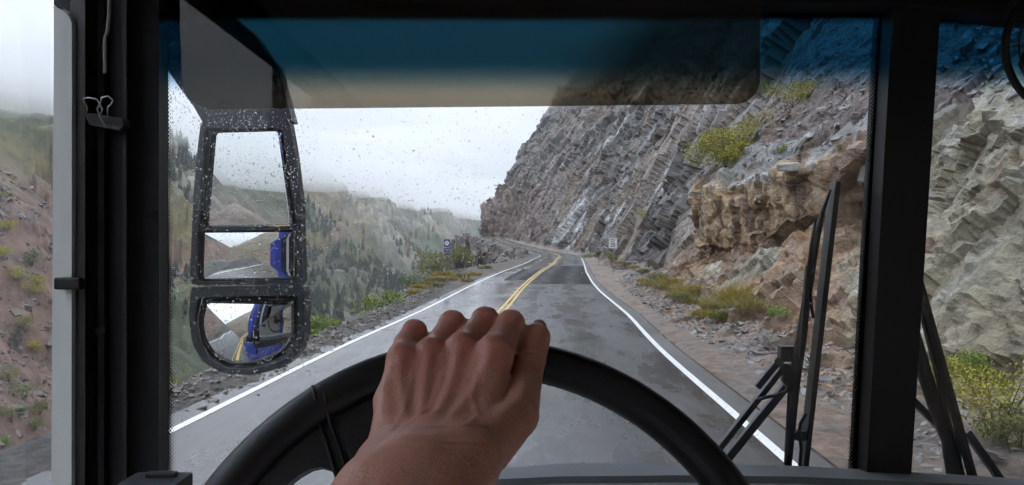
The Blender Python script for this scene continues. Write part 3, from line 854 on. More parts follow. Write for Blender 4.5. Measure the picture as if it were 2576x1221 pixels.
# edges of the left pane: left px 412 (top) .. 424 (bottom); right px 2222 (top) .. 2148 (bottom)
def edge(pxt, pxb):
    z0, z1 = zz(0), zz(1221)
    s = (xx(pxt) - xx(pxb)) / (z0 - z1)
    return (xx(pxt) - s * z0, s)
M['ws_left'] = screen_glass('tinted_windscreen', edge(405, 418), edge(2224, 2150))
M['ws_right'] = screen_glass('tinted_windscreen_right', edge(2338, 2250), edge(4200, 4200), clear=(.965, .97, .965), rim_top=zz(50))
M['side_glass'] = glass('side_window_glass', (.97, .98, .98), .06)[0]
M['dark_glass'] = glass('tinted_side_glass', (.12, .13, .13), 1.0)[0]
MB().box((xx(330), WS, WB - .05), (xx(2290), WS + .006, WT + .02)).build("windscreen", M['ws_left'], bus)
MB().box((xx(2292), WS, WB - .05), (1.62, WS + .006, WT + .02)).build("windscreen", M['ws_right'], bus)
# centre post, slanted
MB().prism([(xx(2222), WS - .035, WT + .05), (xx(2340), WS - .035, WT + .05), (xx(2254), WS - .035, WB - .06), (xx(2146), WS - .035, WB - .06)], (0, .033, 0)).build("centre_post", M['black'], bus)
# outer half of the post
MB().prism([(xx(2232), WS + .008, WT + .05), (xx(2330), WS + .008, WT + .05), (xx(2246), WS + .008, WB - .06), (xx(2156), WS + .008, WB - .06)], (0, .03, 0)).build("post_cover", M['black'], bus)
# header above the screens: its lower edge drops to the right
hd = [(-.75, 0, 2.95), (1.66, 0, 2.95)]
low = [(1.66, zz(70)), (xx(2576), zz(74)), (xx(2500), zz(70)), (xx(2430), zz(58)), (xx(2340), zz(46)), (xx(2225), zz(36)), (xx(1920), zz(34)), (xx(1300), zz(18)), (xx(560), zz(-2)), (-.75, zz(-14))]
MB().prism([(-.75, WS - .05, 2.95), (1.66, WS - .05, 2.95)] + [(x, WS - .05, z) for x, z in low], (0, .048, 0)).build("header_panel", M['headliner'], bus)

# left corner: window frame, door-post track, vinyl pillar
SW = -.705
SY = 1.058
def vpost(name, poly, m, z0=.9, z1=2.95, parent=bus):
    return MB().prism([(x, y, z0) for x, y in poly], (0, 0, z1 - z0)).build(name, m, parent)
# pale frame with a rounded top corner, facing the driver
fr_pts = []
fy = 1.10
x0, x1 = xx(124, fy), xx(186, fy)
def fx(py): return xx(148 - (py) / 1221 * 26, fy), xx(182 - py / 1221 * 4, fy)
zt, zb = zz(12, fy), .95
a0, a1 = xx(136, fy), xx(120, fy)
b0, b1 = xx(181, fy), xx(178, fy)
poly = [(a1, fy, zb), (b1, fy, zb), (b0, fy, zt - .035)] + [(b0 - .03 + .03 * math.cos(t), fy, zt - .035 + .03 * math.sin(t)) for t in np.linspace(.2, 1.57, 6)] + [(a0, fy, zt)]
# the frame's face is turned towards the window: its inner edge stands nearer to the driver
poly = [(p[0] * (1 - (p[0] + .74) * .7 / fy) , fy - (p[0] + .74) * .7, EYE + (p[2] - EYE) * (1 - (p[0] + .74) * .7 / fy)) for p in poly]
MB().prism(poly, (.004, .016, 0)).build("window_frame", M['frame_pale'], bus)
0 and MB().prism([(a1 + .0005, fy - .0015, zb), (a1 + .005, fy - .0015, zb), (a0 + .005, fy - .0015, zt - .01), (a0 + .0005, fy - .0015, zt - .01)], (0, .001, 0)).build("window_seal", M['black'], bus)
0 and MB().prism([(a1 + .012, fy - .0012, zb), (a1 + .0135, fy - .0012, zb), (a0 + .0135, fy - .0012, zt - .02), (a0 + .012, fy - .0012, zt - .02)], (0, .001, 0)).build("window_seal", M['black'], bus)
# header of the side window and the wall below, pillar profile in plan
vpost("door_pillar", [(xx(176, 1.085), 1.085), (xx(200, 1.07), 1.07), (xx(214, 1.062), 1.062), (xx(222, 1.09), 1.09), (xx(238, 1.092), 1.092), (xx(246, 1.08), 1.08), (xx(262, 1.085), 1.085),
                      (xx(270, 1.10), 1.10), (xx(290, 1.085), 1.085), (xx(308, 1.07), 1.07), (xx(318, 1.065), 1.065), (xx(321, 1.08), 1.08), (xx(321, 1.13), 1.13), (xx(176, 1.13), 1.13)], M['black'])
vpost("windscreen_pillar", [(xx(322, 1.09), 1.09), (xx(400, 1.10), 1.10), (xx(404, 1.11), 1.11), (xx(417, 1.14), 1.148), (xx(322, 1.148), 1.148)], M['black_blue'])
MB().box((-.745, 1.131, .45), (-.58, 1.149, 2.95)).build("pillar_cover", M['black'], bus)
# latch on the window frame and a screw hole plug
MB().box((xx(150, 1.07), 1.055, zz(728, 1.07)), (xx(214, 1.07), 1.085, zz(698, 1.07)), bev=.003).build("window_latch", M['black'], bus)
MB().tube([at(252, 832, 1.085), at(252, 832, 1.07)], .007, 12).build("screw_plug", M['black_blue'], bus)
MB().tube([at(382, 528, 1.095), at(380, 545, 1.09), at(386, 552, 1.09)], .0015, 6).build("cable_clip", M['black'], bus)
# side wall with the driver's window
def wallbox(lo, hi, name, m): return MB().box(lo, hi).build(name, m, bus)
wallbox((-.80, -7.5, .45), (-.77, 1.128, 1.30), "side_panel", M['bus_blue'])
wallbox((-.80, -7.5, 2.86), (-.77, 1.128, 3.05), "side_panel", M['bus_blue'])
wallbox((-.80, -2.6, 1.301), (-.77, -2.3, 2.859), "side_panel", M['bus_blue'])
wallbox((-.80, -.42, 1.301), (-.77, -.36, 2.859), "window_post", M['black'])
wallbox((-.803, -7.5, 1.02), (-.8005, 1.128, 1.16), "side_stripe", M['bus_white'])
wallbox((-.795, -7.45, 1.302), (-.785, -2.602, 2.858), "side_window", M['dark_glass'])
wallbox((-.76, -7.4, 1.3), (-.755, -2.7, 2.85), "window_blind", M['cabin'])
MB().prism([(-.79, -2.299, 1.302), (-.785, -2.299, 1.302), (-.785, .95, 1.302), (-.7445, 1.129, 1.302), (-.7495, 1.129, 1.302), (-.79, .952, 1.302)], (0, 0, 1.556)).build("driver_window", M['side_glass'], bus)
wallbox((-.768, -2.6, .9), (-.72, 1.05, 1.34), "side_trim", M['cabin'])
wallbox((-.768, -2.6, 2.84), (-.72, 1.12, 2.95), "side_trim", M['cabin'])
wallbox((1.63, -7.5, .45), (1.70, 1.15, 1.30), "side_panel", M['bus_blue'])
wallbox((1.63, -7.5, 2.80), (1.70, 1.15, 3.05), "side_panel", M['bus_blue'])
wallbox((1.63, -7.5, 1.301), (1.70, -2.3, 2.799), "side_panel", M['bus_blue'])
wallbox((1.66, -2.299, 1.302), (1.665, .95, 2.798), "added_fill_window", M['side_glass'])  # unseen right-hand window, added so more daylight reaches the hand
wallbox((1.63, .951, 1.301), (1.70, 1.10, 2.799), "side_panel", M['bus_blue'])
wallbox((-.80, -7.5, 3.051), (1.70, 1.18, 3.12), "roof", M['bus_blue'])
wallbox((-.768, .45, 2.955), (1.62, 1.10, 2.99), "ceiling_lining", M['headliner'])
wallbox((-.768, -2.6, 2.95), (1.62, .448, 2.99), "ceiling_lining", M['cabin_bounce'])
wallbox((-.768, -2.7, .86), (1.62, 1.10, .90), "cab_floor", M['cabin_bounce'])
wallbox((-.768, -2.75, .9), (1.62, -2.70, 2.95), "cab_partition", M['cabin_bounce'])
# front: bulging nose below the glass
def nose():
    b = MB(); bm = b.bm
    n = 25; rows = []
    zs = [(1.78, .0), (1.76, .02), (1.70, .05), (1.5, .10), (1.1, .14), (.8, .15), (.55, .12), (.45, .04)]
    for z, o in zs:
        r = []
        for k in range(n):
            t = k / (n - 1)
            x = -.80 + 2.5 * t
            e = min(t, 1 - t) * 2
            cr = 1 - (1 - min(e / .16, 1)) ** 2.2
            r.append(bm.verts.new((x, WS - .02 + .035 + (o + .0) * cr + .03 * cr, z)))
        rows.append(r)
    for i in range(len(rows) - 1):
        for k in range(n - 1):
            f = bm.faces.new((rows[i][k], rows[i][k + 1], rows[i + 1][k + 1], rows[i + 1][k])); f.smooth = True
    bmesh.ops.solidify(bm, geom=bm.faces[:], thickness=.02)
    return b.build("front_panel", M['bus_blue'], bus)
nose()
MB().box((-.62, WS + .15, .78), (-.28, WS + .20, .98), bev=.02).build("headlight", M['lamp'], bus)
MB().box((-.74, WS + .10, 1.28), (-.62, WS + .14, 1.34), bev=.012).build("marker_light", M['orange'], bus)
MB().box((1.18, WS + .15, .78), (1.52, WS + .20, .98), bev=.02).build("headlight", M['lamp'], bus)
MB().prism([(-.80, WS + .0, 2.70), (1.70, WS + .0, 2.70), (1.70, WS + .0, 3.12), (-.80, WS + .0, 3.12)], (0, .05, 0)).build("front_brow", M['bus_blue'], bus)
vp = [( -.745, 1.151), (-.69, 1.158), (-.68, 1.183), (-.715, 1.185), (-.745, 1.17)]
vpb = [(-.678, 1.158), (-.60, 1.158), (-.60, 1.178), (-.678, 1.181)]
MB().prism([(x, y, 1.80) for x, y in vpb], (0, 0, .90)).build("corner_mask", M['black'], bus)
M['gloss_black'] = mat('gloss_black_panel', (.008, .009, .010), .06)
MB().prism([(-.66, WS + .052, 1.80), (1.56, WS + .052, 1.80), (1.56, WS + .150, 1.36), (-.62, WS + .150, 1.36)], (0, .016, .004)).build("screen_lower_panel", M['gloss_black'], bus)
MB().prism([(x, y, 1.86) for x, y in vp], (0, 0, .85)).build("corner_cover", M['bus_blue'], bus)
MB().box((-.650, 1.1835, 1.86), (-.636, 1.1860, 2.70)).build("corner_strip", M['bus_white'], bus)

# dashboard: dark lip along the glass, then a lighter shelf towards us
def dash_strip(name, pts_far, pts_near, drop, m):
    b = MB(); bm = b.bm
    A = [bm.verts.new(p) for p in pts_far]; Bn = [bm.verts.new(p) for p in pts_near]
    Cn = [bm.verts.new(Vector(p) + Vector((0, -.004, -drop))) for p in pts_near]
    Df = [bm.verts.new(Vector(p) + Vector((0, 0, -drop))) for p in pts_far]
    n = len(A)
    for i in range(n - 1):
        for P, Q in ((A, Bn), (Bn, Cn), (Cn, Df), (Df, A)):
            f = bm.faces.new((P[i], P[i + 1], Q[i + 1], Q[i])); f.smooth = False
    bm.faces.new((A[0], Bn[0], Cn[0], Df[0])); bm.faces.new((A[-1], Df[-1], Cn[-1], Bn[-1]))
    return b.build(name, m, bus)
dx_ = [-0.72, xx(700), xx(1000), xx(1250), xx(1400), xx(1700), xx(2000), xx(2200), xx(2400), xx(2576), 1.62]
far_y = 1.140
def dpy(px): return float(np.interp(px, [400, 900, 1100, 1250, 1400, 1700, 2000, 2250, 2576, 2900], [1300, 1250, 1210, 1180, 1167, 1165, 1172, 1185, 1205, 1225]))
pf = [Vector((x, far_y, zz(dpy(1288 + x * FP / far_y), far_y))) for x in dx_]
ny_ = 1.05
def spy(px): return float(np.interp(px, [400, 900, 1250, 1400, 1700, 2000, 2576, 2900], [1330, 1280, 1206, 1199, 1196, 1199, 1224, 1240]))
pn = [Vector((x * .92, ny_, zz(spy(1288 + x * .92 * FP / ny_), ny_))) for x in dx_]
dash_strip("dashboard_lip", pf, pn, .05, M['dash'])
pf2 = [p + Vector((0, -.002, -.010)) for p in pn]
pn2 = [p + Vector((0, -.30, -.050)) for p in pn]
dash_strip("dashboard", pf2, pn2, .25, M['dash_light'])

# ------------------------------------------------------------------ steering wheel
wc = Vector((-.0187, .422, EYE - .259)); WR = .20; TILT = math.radians(65); YAW = .0677
wu = Vector((1, YAW, 0)).normalized()
wv0 = Vector((0, math.cos(TILT), math.sin(TILT)))
wn = wu.cross(wv0).normalized()             # normal (towards the driver and up)
if wn.y > 0: wn = -wn
wv = wn.cross(wu).normalized()
if wv.z < 0: wv = -wv
def wp(a, r=WR, o=0.0):
    return wc + wu * (r * math.cos(a)) + wv * (r * math.sin(a)) + wn * o
def on_wheel(px, py, o=0.0):
    """where the sight line through a pixel meets the wheel's plane (lifted by o)"""
    eye = Vector((0, 0, EYE)); d = at(px, py, 1.0) - eye
    p0 = wc + wn * o
    t = (p0 - eye).dot(wn) / d.dot(wn)
    return eye + d * t
sw = bpy.data.objects.new("steering_wheel", None); C.objects.link(sw); sw.parent = bus
rim = MB()
n = 128
b = rim.bm; rings = []
for k in range(n):
    a = 2 * math.pi * k / n
    c0 = wp(a); rad = (wu * math.cos(a) + wv * math.sin(a))
    rr = .0142
    rings.append([b.verts.new(c0 + (rad * math.cos(t) * rr * 1.0 + wn * math.sin(t) * rr)) for t in [2 * math.pi * j / 20 for j in range(20)]])
for k in range(n):
    for j in range(20):
        f = b.faces.new((rings[k][j], rings[(k + 1) % n][j], rings[(k + 1) % n][(j + 1) % 20], rings[k][(j + 1) % 20])); f.smooth = True
rim.build("rim", M['leather'], sw)
def wheel_plate(name, pix, o=.002, th=.012, m='leather'):
    pts = [on_wheel(px, py, o) for px, py in pix]
    return MB().prism(pts, -wn * th).build(name, M[m], sw)
# upper left spoke web: one plate with the window opening cut by its outline
wheel_plate("spoke", [(772, 1003), (860, 955), (960, 925), (1080, 905), (1170, 900), (1215, 1000), (1215, 1300), (1150, 1480), (960, 1480), (900, 1330), (870, 1255), (852, 1205), (832, 1183), (806, 1175), (780, 1180), (748, 1198), (712, 1228), (640, 1285), (560, 1360), (520, 1310), (580, 1200), (672, 1095)])
wheel_plate("spoke", [(1215, 1330), (1600, 1420), (1880, 1400), (1930, 1520), (1500, 1600), (1150, 1500)])
wheel_plate("hub", [(960, 1420), (1300, 1380), (1420, 1500), (1400, 1750), (1000, 1750), (900, 1560)], .01, .03)
for sx in (0, 26):
    pts = [on_wheel(786 + sx, 972, .0105), on_wheel(793 + sx, 1000, .0142), on_wheel(802 + sx * 1.05, 1060, .0055), on_wheel(822 + sx * 1.15, 1120, .004), on_wheel(852 + sx * 1.2, 1221, .004), on_wheel(880 + sx * 1.2, 1290, .004)]
    MB().tube(pts, .0012, 8).build("seam", M['leather'], sw)
# stalk bracket left of the wheel
bk = MB()
bk.box((xx(302, .86), .80, zz(1262, .86)), (xx(450, .86), .90, zz(1212, .86)), bev=.004)
bk.box((xx(368, .88), .875, zz(1212, .88)), (xx(446, .88), .885, zz(1186, .88)), bev=.003)
bk.build("vent_bracket", M['black_blue'], bus)

# ------------------------------------------------------------------ sun visor
vm, vtr, vmx = glass('smoked_visor', (.46, .425, .36), .95)
vmx_in = vm.node_tree
VY = .98
vp_ = []
def vrc(px, py): return at(px, py, VY)
L = [(452, 60), (456, 150), (458, 205)] + [(458 + 78 * (1 - math.cos(t)), 205 + 70 * math.sin(t)) for t in np.linspace(.2, 1.57, 8)]
R_ = [(1852, 262)] + [(1852 + 62 * math.sin(t), 262 - 70 * (1 - math.cos(t))) for t in np.linspace(.2, 1.57, 8)] + [(1914, 150), (1914, -60)]
vis = L + R_ + [(452, -60)]
MB().prism([vrc(*p) for p in vis], (0, .003, 0)).build("sun_visor", vm, bus)
MB().tube([vrc(500, -55) - Vector((0, .01, 0)), vrc(1880, -55) - Vector((0, .01, 0))], .006, 10).build("visor_rod", M['black'], bus)

# ------------------------------------------------------------------ mirrors outside, left front corner
MY = 1.80
mir = bpy.data.objects.new("side_mirror", None); C.objects.link(mir); mir.parent = bus
def mp(px, py, dy=0.0):
    q = at(px, py, MY + dy * .8); q.y = MY + dy; return q
def resample(poly, n):
    P = [Vector(p) for p in poly]; P.append(P[0])
    L = [0]
    for i in range(len(P) - 1): L.append(L[-1] + (P[i + 1] - P[i]).length)
    out = []
    for k in range(n):
        s = L[-1] * k / n
        i = max(j for j in range(len(L) - 1) if L[j] <= s + 1e-9)
        out.append(P[i].lerp(P[i + 1], (s - L[i]) / (L[i + 1] - L[i] + 1e-12)))
    return out
def rounded(poly, r=14, seg=4):
    out = []; n = len(poly)
    for i in range(n):
        p0, p1, p2 = (np.array(poly[i - 1], float), np.array(poly[i], float), np.array(poly[(i + 1) % n], float))
        d0 = (p0 - p1) / np.linalg.norm(p0 - p1); d2 = (p2 - p1) / np.linalg.norm(p2 - p1)
        rr = min(r, np.linalg.norm(p0 - p1) * .4, np.linalg.norm(p2 - p1) * .4)
        a, c = p1 + d0 * rr, p1 + d2 * rr
        for t in np.linspace(0, 1, seg):
            out.append(tuple((1 - t) ** 2 * a + 2 * t * (1 - t) * p1 + t * t * c))
    return out
def pane(name, poly, nrm_dir, bow=0.0, r=10, m='mirror', dy=0.0):
    """mirror glass inside the outline poly; nrm_dir = direction towards which the mirror looks; bow = convexity (1/radius)"""
    P = rounded(poly, r)
    cx_ = sum(p[0] for p in P) / len(P); cy_ = sum(p[1] for p in P) / len(P)
    c = mp(cx_, cy_, dy); nrm = Vector(nrm_dir).normalized()
    N = 14
    b = MB(); bm = b.bm
    cols = []
    def surf(px, py):
        # point on the (bowed) tilted surface seen near pixel px,py
        q = mp(px, py); q.x -= c.x; q.z -= c.z
        y = -(nrm.x * q.x + nrm.z * q.z) / nrm.y
        rr = (q.x ** 2 + q.z ** 2)
        return Vector((c.x + q.x, c.y + y + bow * rr / 2, c.z + q.z))
    ctr = bm.verts.new(surf(cx_, cy_))
    prev = None
    for k in range(1, N + 1):
        t = k / N
        ring = [bm.verts.new(surf(cx_ + (p[0] - cx_) * t, cy_ + (p[1] - cy_) * t)) for p in P]
        m_ = len(ring)
        for i in range(m_):
            j = (i + 1) % m_
            if prev is None: f = bm.faces.new((ctr, ring[i], ring[j]))
            else: f = bm.faces.new((prev[i], ring[i], ring[j], prev[j]))
            f.smooth = True
        prev = ring
    back = [bm.verts.new(v.co + Vector((0, .004, 0))) for v in prev]
    m_ = len(prev)
    for i in range(m_): bm.faces.new((prev[i], back[i], back[(i + 1) % m_], prev[(i + 1) % m_]))
    bm.faces.new(back)
    return b.build(name, M[m], mir)
UP_OUT = [(508, 300), (560, 283), (690, 281), (728, 300), (745, 400), (759, 520), (764, 716), (480, 718), (483, 600), (489, 480), (500, 360)]
UP_1 = [(518, 325), (706, 325), (742, 570), (508, 574)]
UP_2 = [(499, 583), (745, 580), (744, 702), (497, 706)]
LO_OUT = [(482, 723), (768, 718), (769, 850), (752, 893), (715, 925), (640, 943), (565, 940), (512, 910), (486, 865), (478, 800)]
LO_1 = [(500, 748), (752, 742), (753, 840), (742, 875), (708, 908), (640, 928), (568, 926), (520, 898), (497, 855), (489, 800)]
FD = -.018
def frame_ring(name, out, inn, th=.012, y=FD):
    o = resample([mp(*p, y) for p in rounded(out, 16)], 96); i = resample([mp(*p, y) for p in rounded(inn, 10)], 96)
    # start both loops at the same corner so the ring does not twist
    c = sum(o, Vector()) / 96
    def al(L):
        a = [math.atan2((p.z - c.z), (p.x - c.x)) for p in L]
        k = int(np.argmin([abs(x - math.pi * .75) for x in a])); return L[k:] + L[:k]
    return MB().ring(al(o), al(i), (0, th, 0)).build(name, M['mirror_frame'], mir)
frame_ring("upper_frame", UP_OUT, [(516, 322), (710, 322), (748, 580), (748, 705), (494, 709), (498, 575)])
frame_ring('upper_shell', UP_OUT, [(x + (3 if x < 625 else -3), y_ + (3 if y_ < 500 else -3)) for x, y_ in UP_OUT], .026, FD + .0121)
MB().bar(mp(498, 577, .0), mp(749, 575, .0), .02, .006, up=(0, 0, 1)).build("frame_divider", M['mirror_frame'], mir)
frame_ring("lower_frame", LO_OUT, LO_1, .012, -.030)
frame_ring("lower_shell", LO_OUT, [(x + (3 if x < 625 else -3), y_ + (3 if y_ < 830 else -3)) for x, y_ in LO_OUT], .048, -.0179)
pane("flat_mirror", UP_1, (-.10, -1, .02), 0)
pane("wide_mirror", UP_2, (.03, -1, .0), .7)
pane("convex_mirror", [(x + (x - 625) * .03, y_ + (y_ - 835) * .03) for x, y_ in LO_1], (.12, -1, -.10), 3.4, dy=-.020)
MB().prism([mp(*p, .0202) for p in rounded(UP_OUT, 16)], (0, .03, 0)).build("upper_housing", M['mirror_frame'], mir)
MB().prism([mp(*p, .0302) for p in rounded(LO_OUT, 16)], (0, .03, 0)).build("lower_housing", M['mirror_frame'], mir)
for q in ((757, 728), (490, 728)): MB().tube([mp(*q, -.013), mp(*q, -.018)], .006, 10).build("screw", M['steel_black'], mir)
MB().tube([mp(744, 884, -.014), mp(744, 884, -.022)], .009, 12).build("knob", M['steel_black'], mir)
# the arm: broad blade that rises from the mirror head to the roof corner
arm = [(508, 305), (735, 305), (724, 262), (700, 170), (640, 85), (560, 20), (380, -60), (330, 40), (410, 160), (455, 225), (488, 270)]
MB().prism([mp(*p, .0) for p in arm], (0, .05, 0)).build("mirror_arm", M['mirror_frame'], mir)
MB().bar(mp(430, 20, .02), Vector((-.70, 1.19, 2.92)), .07, .05).build("mirror_arm", M['mirror_frame'], mir)

# ------------------------------------------------------------------ wipers
def wiper_left():
    e = bpy.data.objects.new("wiper", None); C.objects.link(e); e.parent = bus
    Y = WS + .045
    P = lambda px, py, d=0: at(px, py, Y + d)
    MB().bar(P(2103, 458), P(2022, 1172), .009, .020, up=(0, 1, 0), bev=.001).build("blade_rubber", M['rubber'], e)
    MB().bar(P(2092, 462, .012), P(2012, 1172, .012), .0035, .01, up=(0, 1, 0)).build("blade_spine", M['steel_black'], e)
    MB().tube([P(2088, 478), P(2070, 530), P(2058, 580), P(2046, 640), P(2036, 700), P(2028, 760), P(2014, 860), P(1998, 960), P(1990, 1060), P(1982, 1170)],
              [.003, .004, .006, .0075, .009, .0075, .010, .0105, .009, .007], 8).build("arm", M['steel_black'], e)
    MB().bar(P(2032, 668, -.012), P(2014, 900, -.012), .006, .008, up=(0, 1, 0), bev=.001).build("lever", M['rubber'], e)
    MB().tube([P(2050, 560, -.01), P(2040, 620, -.012), P(2034, 690, -.01), P(2040, 760, -.005), P(2046, 800)], .0028, 7).build("washer_hose", M['rubber'], e)
    MB().box(at(1965, 912, Y) , at(1994, 868, Y + .02), bev=.003).build("nozzle", M['rubber'], e)
    MB().prism([P(1968, 915, -.01), P(1992, 918, -.01), P(2004, 945, -.01), P(2002, 975, -.01), P(1986, 985, -.01), P(1970, 960, -.01)], (0, .012, 0)).build("pivot_plate", M['mirror_frame'], e)
    MB().tube([P(1960, 912, -.012), P(1960, 912, .02)], .008, 12).build("pivot_bolt", M['steel_black'], e)
    MB().bar(P(1968, 925), P(1795, 1145), .010, .014, up=(0, 1, 0), bev=.002).build("link_rod", M['steel_black'], e)
    MB().bar(P(1990, 955, .01), P(1820, 1165, .01), .014, .012, up=(0, 1, 0), bev=.002).build("link_rod", M['steel_black'], e)
    MB().bar(P(1952, 916, -.008), P(1904, 975, -.008), .011, .010, up=(0, 1, 0), bev=.002).build("rod_cover", M['steel_black'], e)
    MB().tube([P(1984, 970, -.014), P(1978, 985, -.016), P(1955, 994, -.016), P(1925, 1000, -.014), P(1898, 1010, -.01)], .0032, 8).build("washer_hose", M['rubber'], e)
    MB().tube([P(2028, 1040, -.01), P(2014, 1065, -.01), P(2010, 1090, -.01), P(2016, 1130, -.01), P(2012, 1172, -.01)], .003, 7).build("washer_hose", M['rubber'], e)
    MB().box(at(2004, 1110, Y - .01), at(2018, 1078, Y + .01), bev=.002).build("hose_joint", M['rubber'], e)
wiper_left()
def wiper_right():
    e = bpy.data.objects.new("wiper", None); C.objects.link(e); e.parent = bus
    Y = WS + .045
    P = lambda px, py, d=0: at(px, py, Y + d)
    MB().bar(P(2292, 640), P(2448, 1205), .008, .018, up=(0, 1, 0), bev=.001).build("blade_rubber", M['rubber'], e)
    MB().bar(P(2284, 655, .012), P(2424, 1205, .012), .0035, .01, up=(0, 1, 0)).build("blade_spine", M['steel_black'], e)
    MB().tube([P(2262, 700, .02), P(2290, 800, .02), P(2322, 930, .02), P(2356, 1030, .02), P(2384, 1110, .02), P(2405, 1206, .02)], [.004, .009, .013, .013, .011, .015], 8).build("arm", M['steel_black'], e)
    MB().bar(P(2250, 960, .03), P(2372, 1085, .03), .012, .012, up=(0, 1, 0), bev=.002).build("link_rod", M['steel_black'], e)
    MB().bar(P(2430, 1085, .02), P(2530, 1226, .02), .013, .012, up=(0, 1, 0), bev=.002).build("link_rod", M['steel_black'], e)
    MB().tube([P(2384, 1000, .01), P(2400, 1060, .01), P(2412, 1120, .01), P(2418, 1190, .01)], .0026, 7).build("washer_hose", M['rubber'], e)
wiper_right()

# ------------------------------------------------------------------ small things in the cab
# binder clip on the pillar
bc = empty("binder_clip", at(262, 300, 1.05)); tag(bc, "black binder clip with wire handles gripping the left pillar", "binder clip")
def rel_to(o, p): return Vector(p) - o.location
def T(pts): return [rel_to(bc, at(*p)) for p in pts]
MB().prism(T([(212, 283, 1.05), (300, 296, 1.045), (308, 300, 1.045), (310, 318, 1.045), (298, 328, 1.045), (225, 314, 1.05)]), (0, .022, 0)).build("clip_body", M['black'], bc)
MB().tube(T([(218, 288, 1.045), (220, 270, 1.035), (212, 258, 1.03), (210, 249, 1.03), (222, 246, 1.03), (244, 250, 1.03), (252, 262, 1.03), (244, 274, 1.03), (252, 296, 1.035), (268, 322, 1.04)]), .0011, 7).build("wire_handle", M['steel'], bc)
MB().tube(T([(252, 290, 1.05), (258, 276, 1.05), (252, 262, 1.05), (256, 246, 1.05), (272, 242, 1.05), (284, 252, 1.05), (280, 262, 1.05), (271, 270, 1.05), (271, 292, 1.05)]), .0011, 7).build("wire_handle", M['steel'], bc)
cd = MB().tube([at(276, -12, 1.052), at(275, 40, 1.054), at(270, 84, 1.05), at(264, 94, 1.05), at(264, 120, 1.052), at(265, 160, 1.052), at(263, 185, 1.052)], [.0028, .0028, .0028, .0022, .003, .0028, .0022], 7).build("pull_cord", M['cord'])
tag(cd, "frayed pale cord hanging down the left pillar above the binder clip", "cord")

# fan in the upper right corner
fan = empty("dashboard_fan", at(2700, 120, .95)); tag(fan, "black wire-guarded cab fan at the upper right corner of the windscreen", "fan")
FC = at(2700, 120, .95)
def circ(r, dy, tr, seg=48):
    b = MB(); pts = [Vector((r * math.cos(a), dy, r * math.sin(a))) for a in np.linspace(0, 2 * math.pi, seg)]
    return b.tube(pts, tr, 6, caps=False)
circ(.093, 0, .005).build("guard_ring", M['black'], fan)
for r in (.083, .073, .063, .053, .043, .033): circ(r, -.012 - (.083 - r) * .15, .0013).build("guard_wire", M['steel_black'], fan)
for k in range(8):
    a = k * math.pi / 4
    MB().tube([Vector((.02 * math.cos(a), -.022, .02 * math.sin(a))), Vector((.09 * math.cos(a), -.008, .09 * math.sin(a)))], .0013, 6).build("guard_spoke", M['steel_black'], fan)
for k in range(4):
    a = k * math.pi / 2 + .3
    b = MB(); v = [(.012 * math.cos(a), 0, .012 * math.sin(a)), (.07 * math.cos(a - .35), -.008, .07 * math.sin(a - .35)), (.078 * math.cos(a), 0, .078 * math.sin(a)), (.07 * math.cos(a + .35), .010, .07 * math.sin(a + .35))]
    b.prism(v, (0, .0015, 0)).build("fan_blade", M['black'], fan)
MB().tube([Vector((0, -.024, 0)), Vector((0, .03, 0))], [.018, .024], 16).build("motor_hub", M['black'], fan)
MB().tube([Vector((0, .02, 0)), Vector((.02, .03, .10)), Vector((.03, .08, .17))], .008, 8).build("mounting_arm", M['black'], fan)

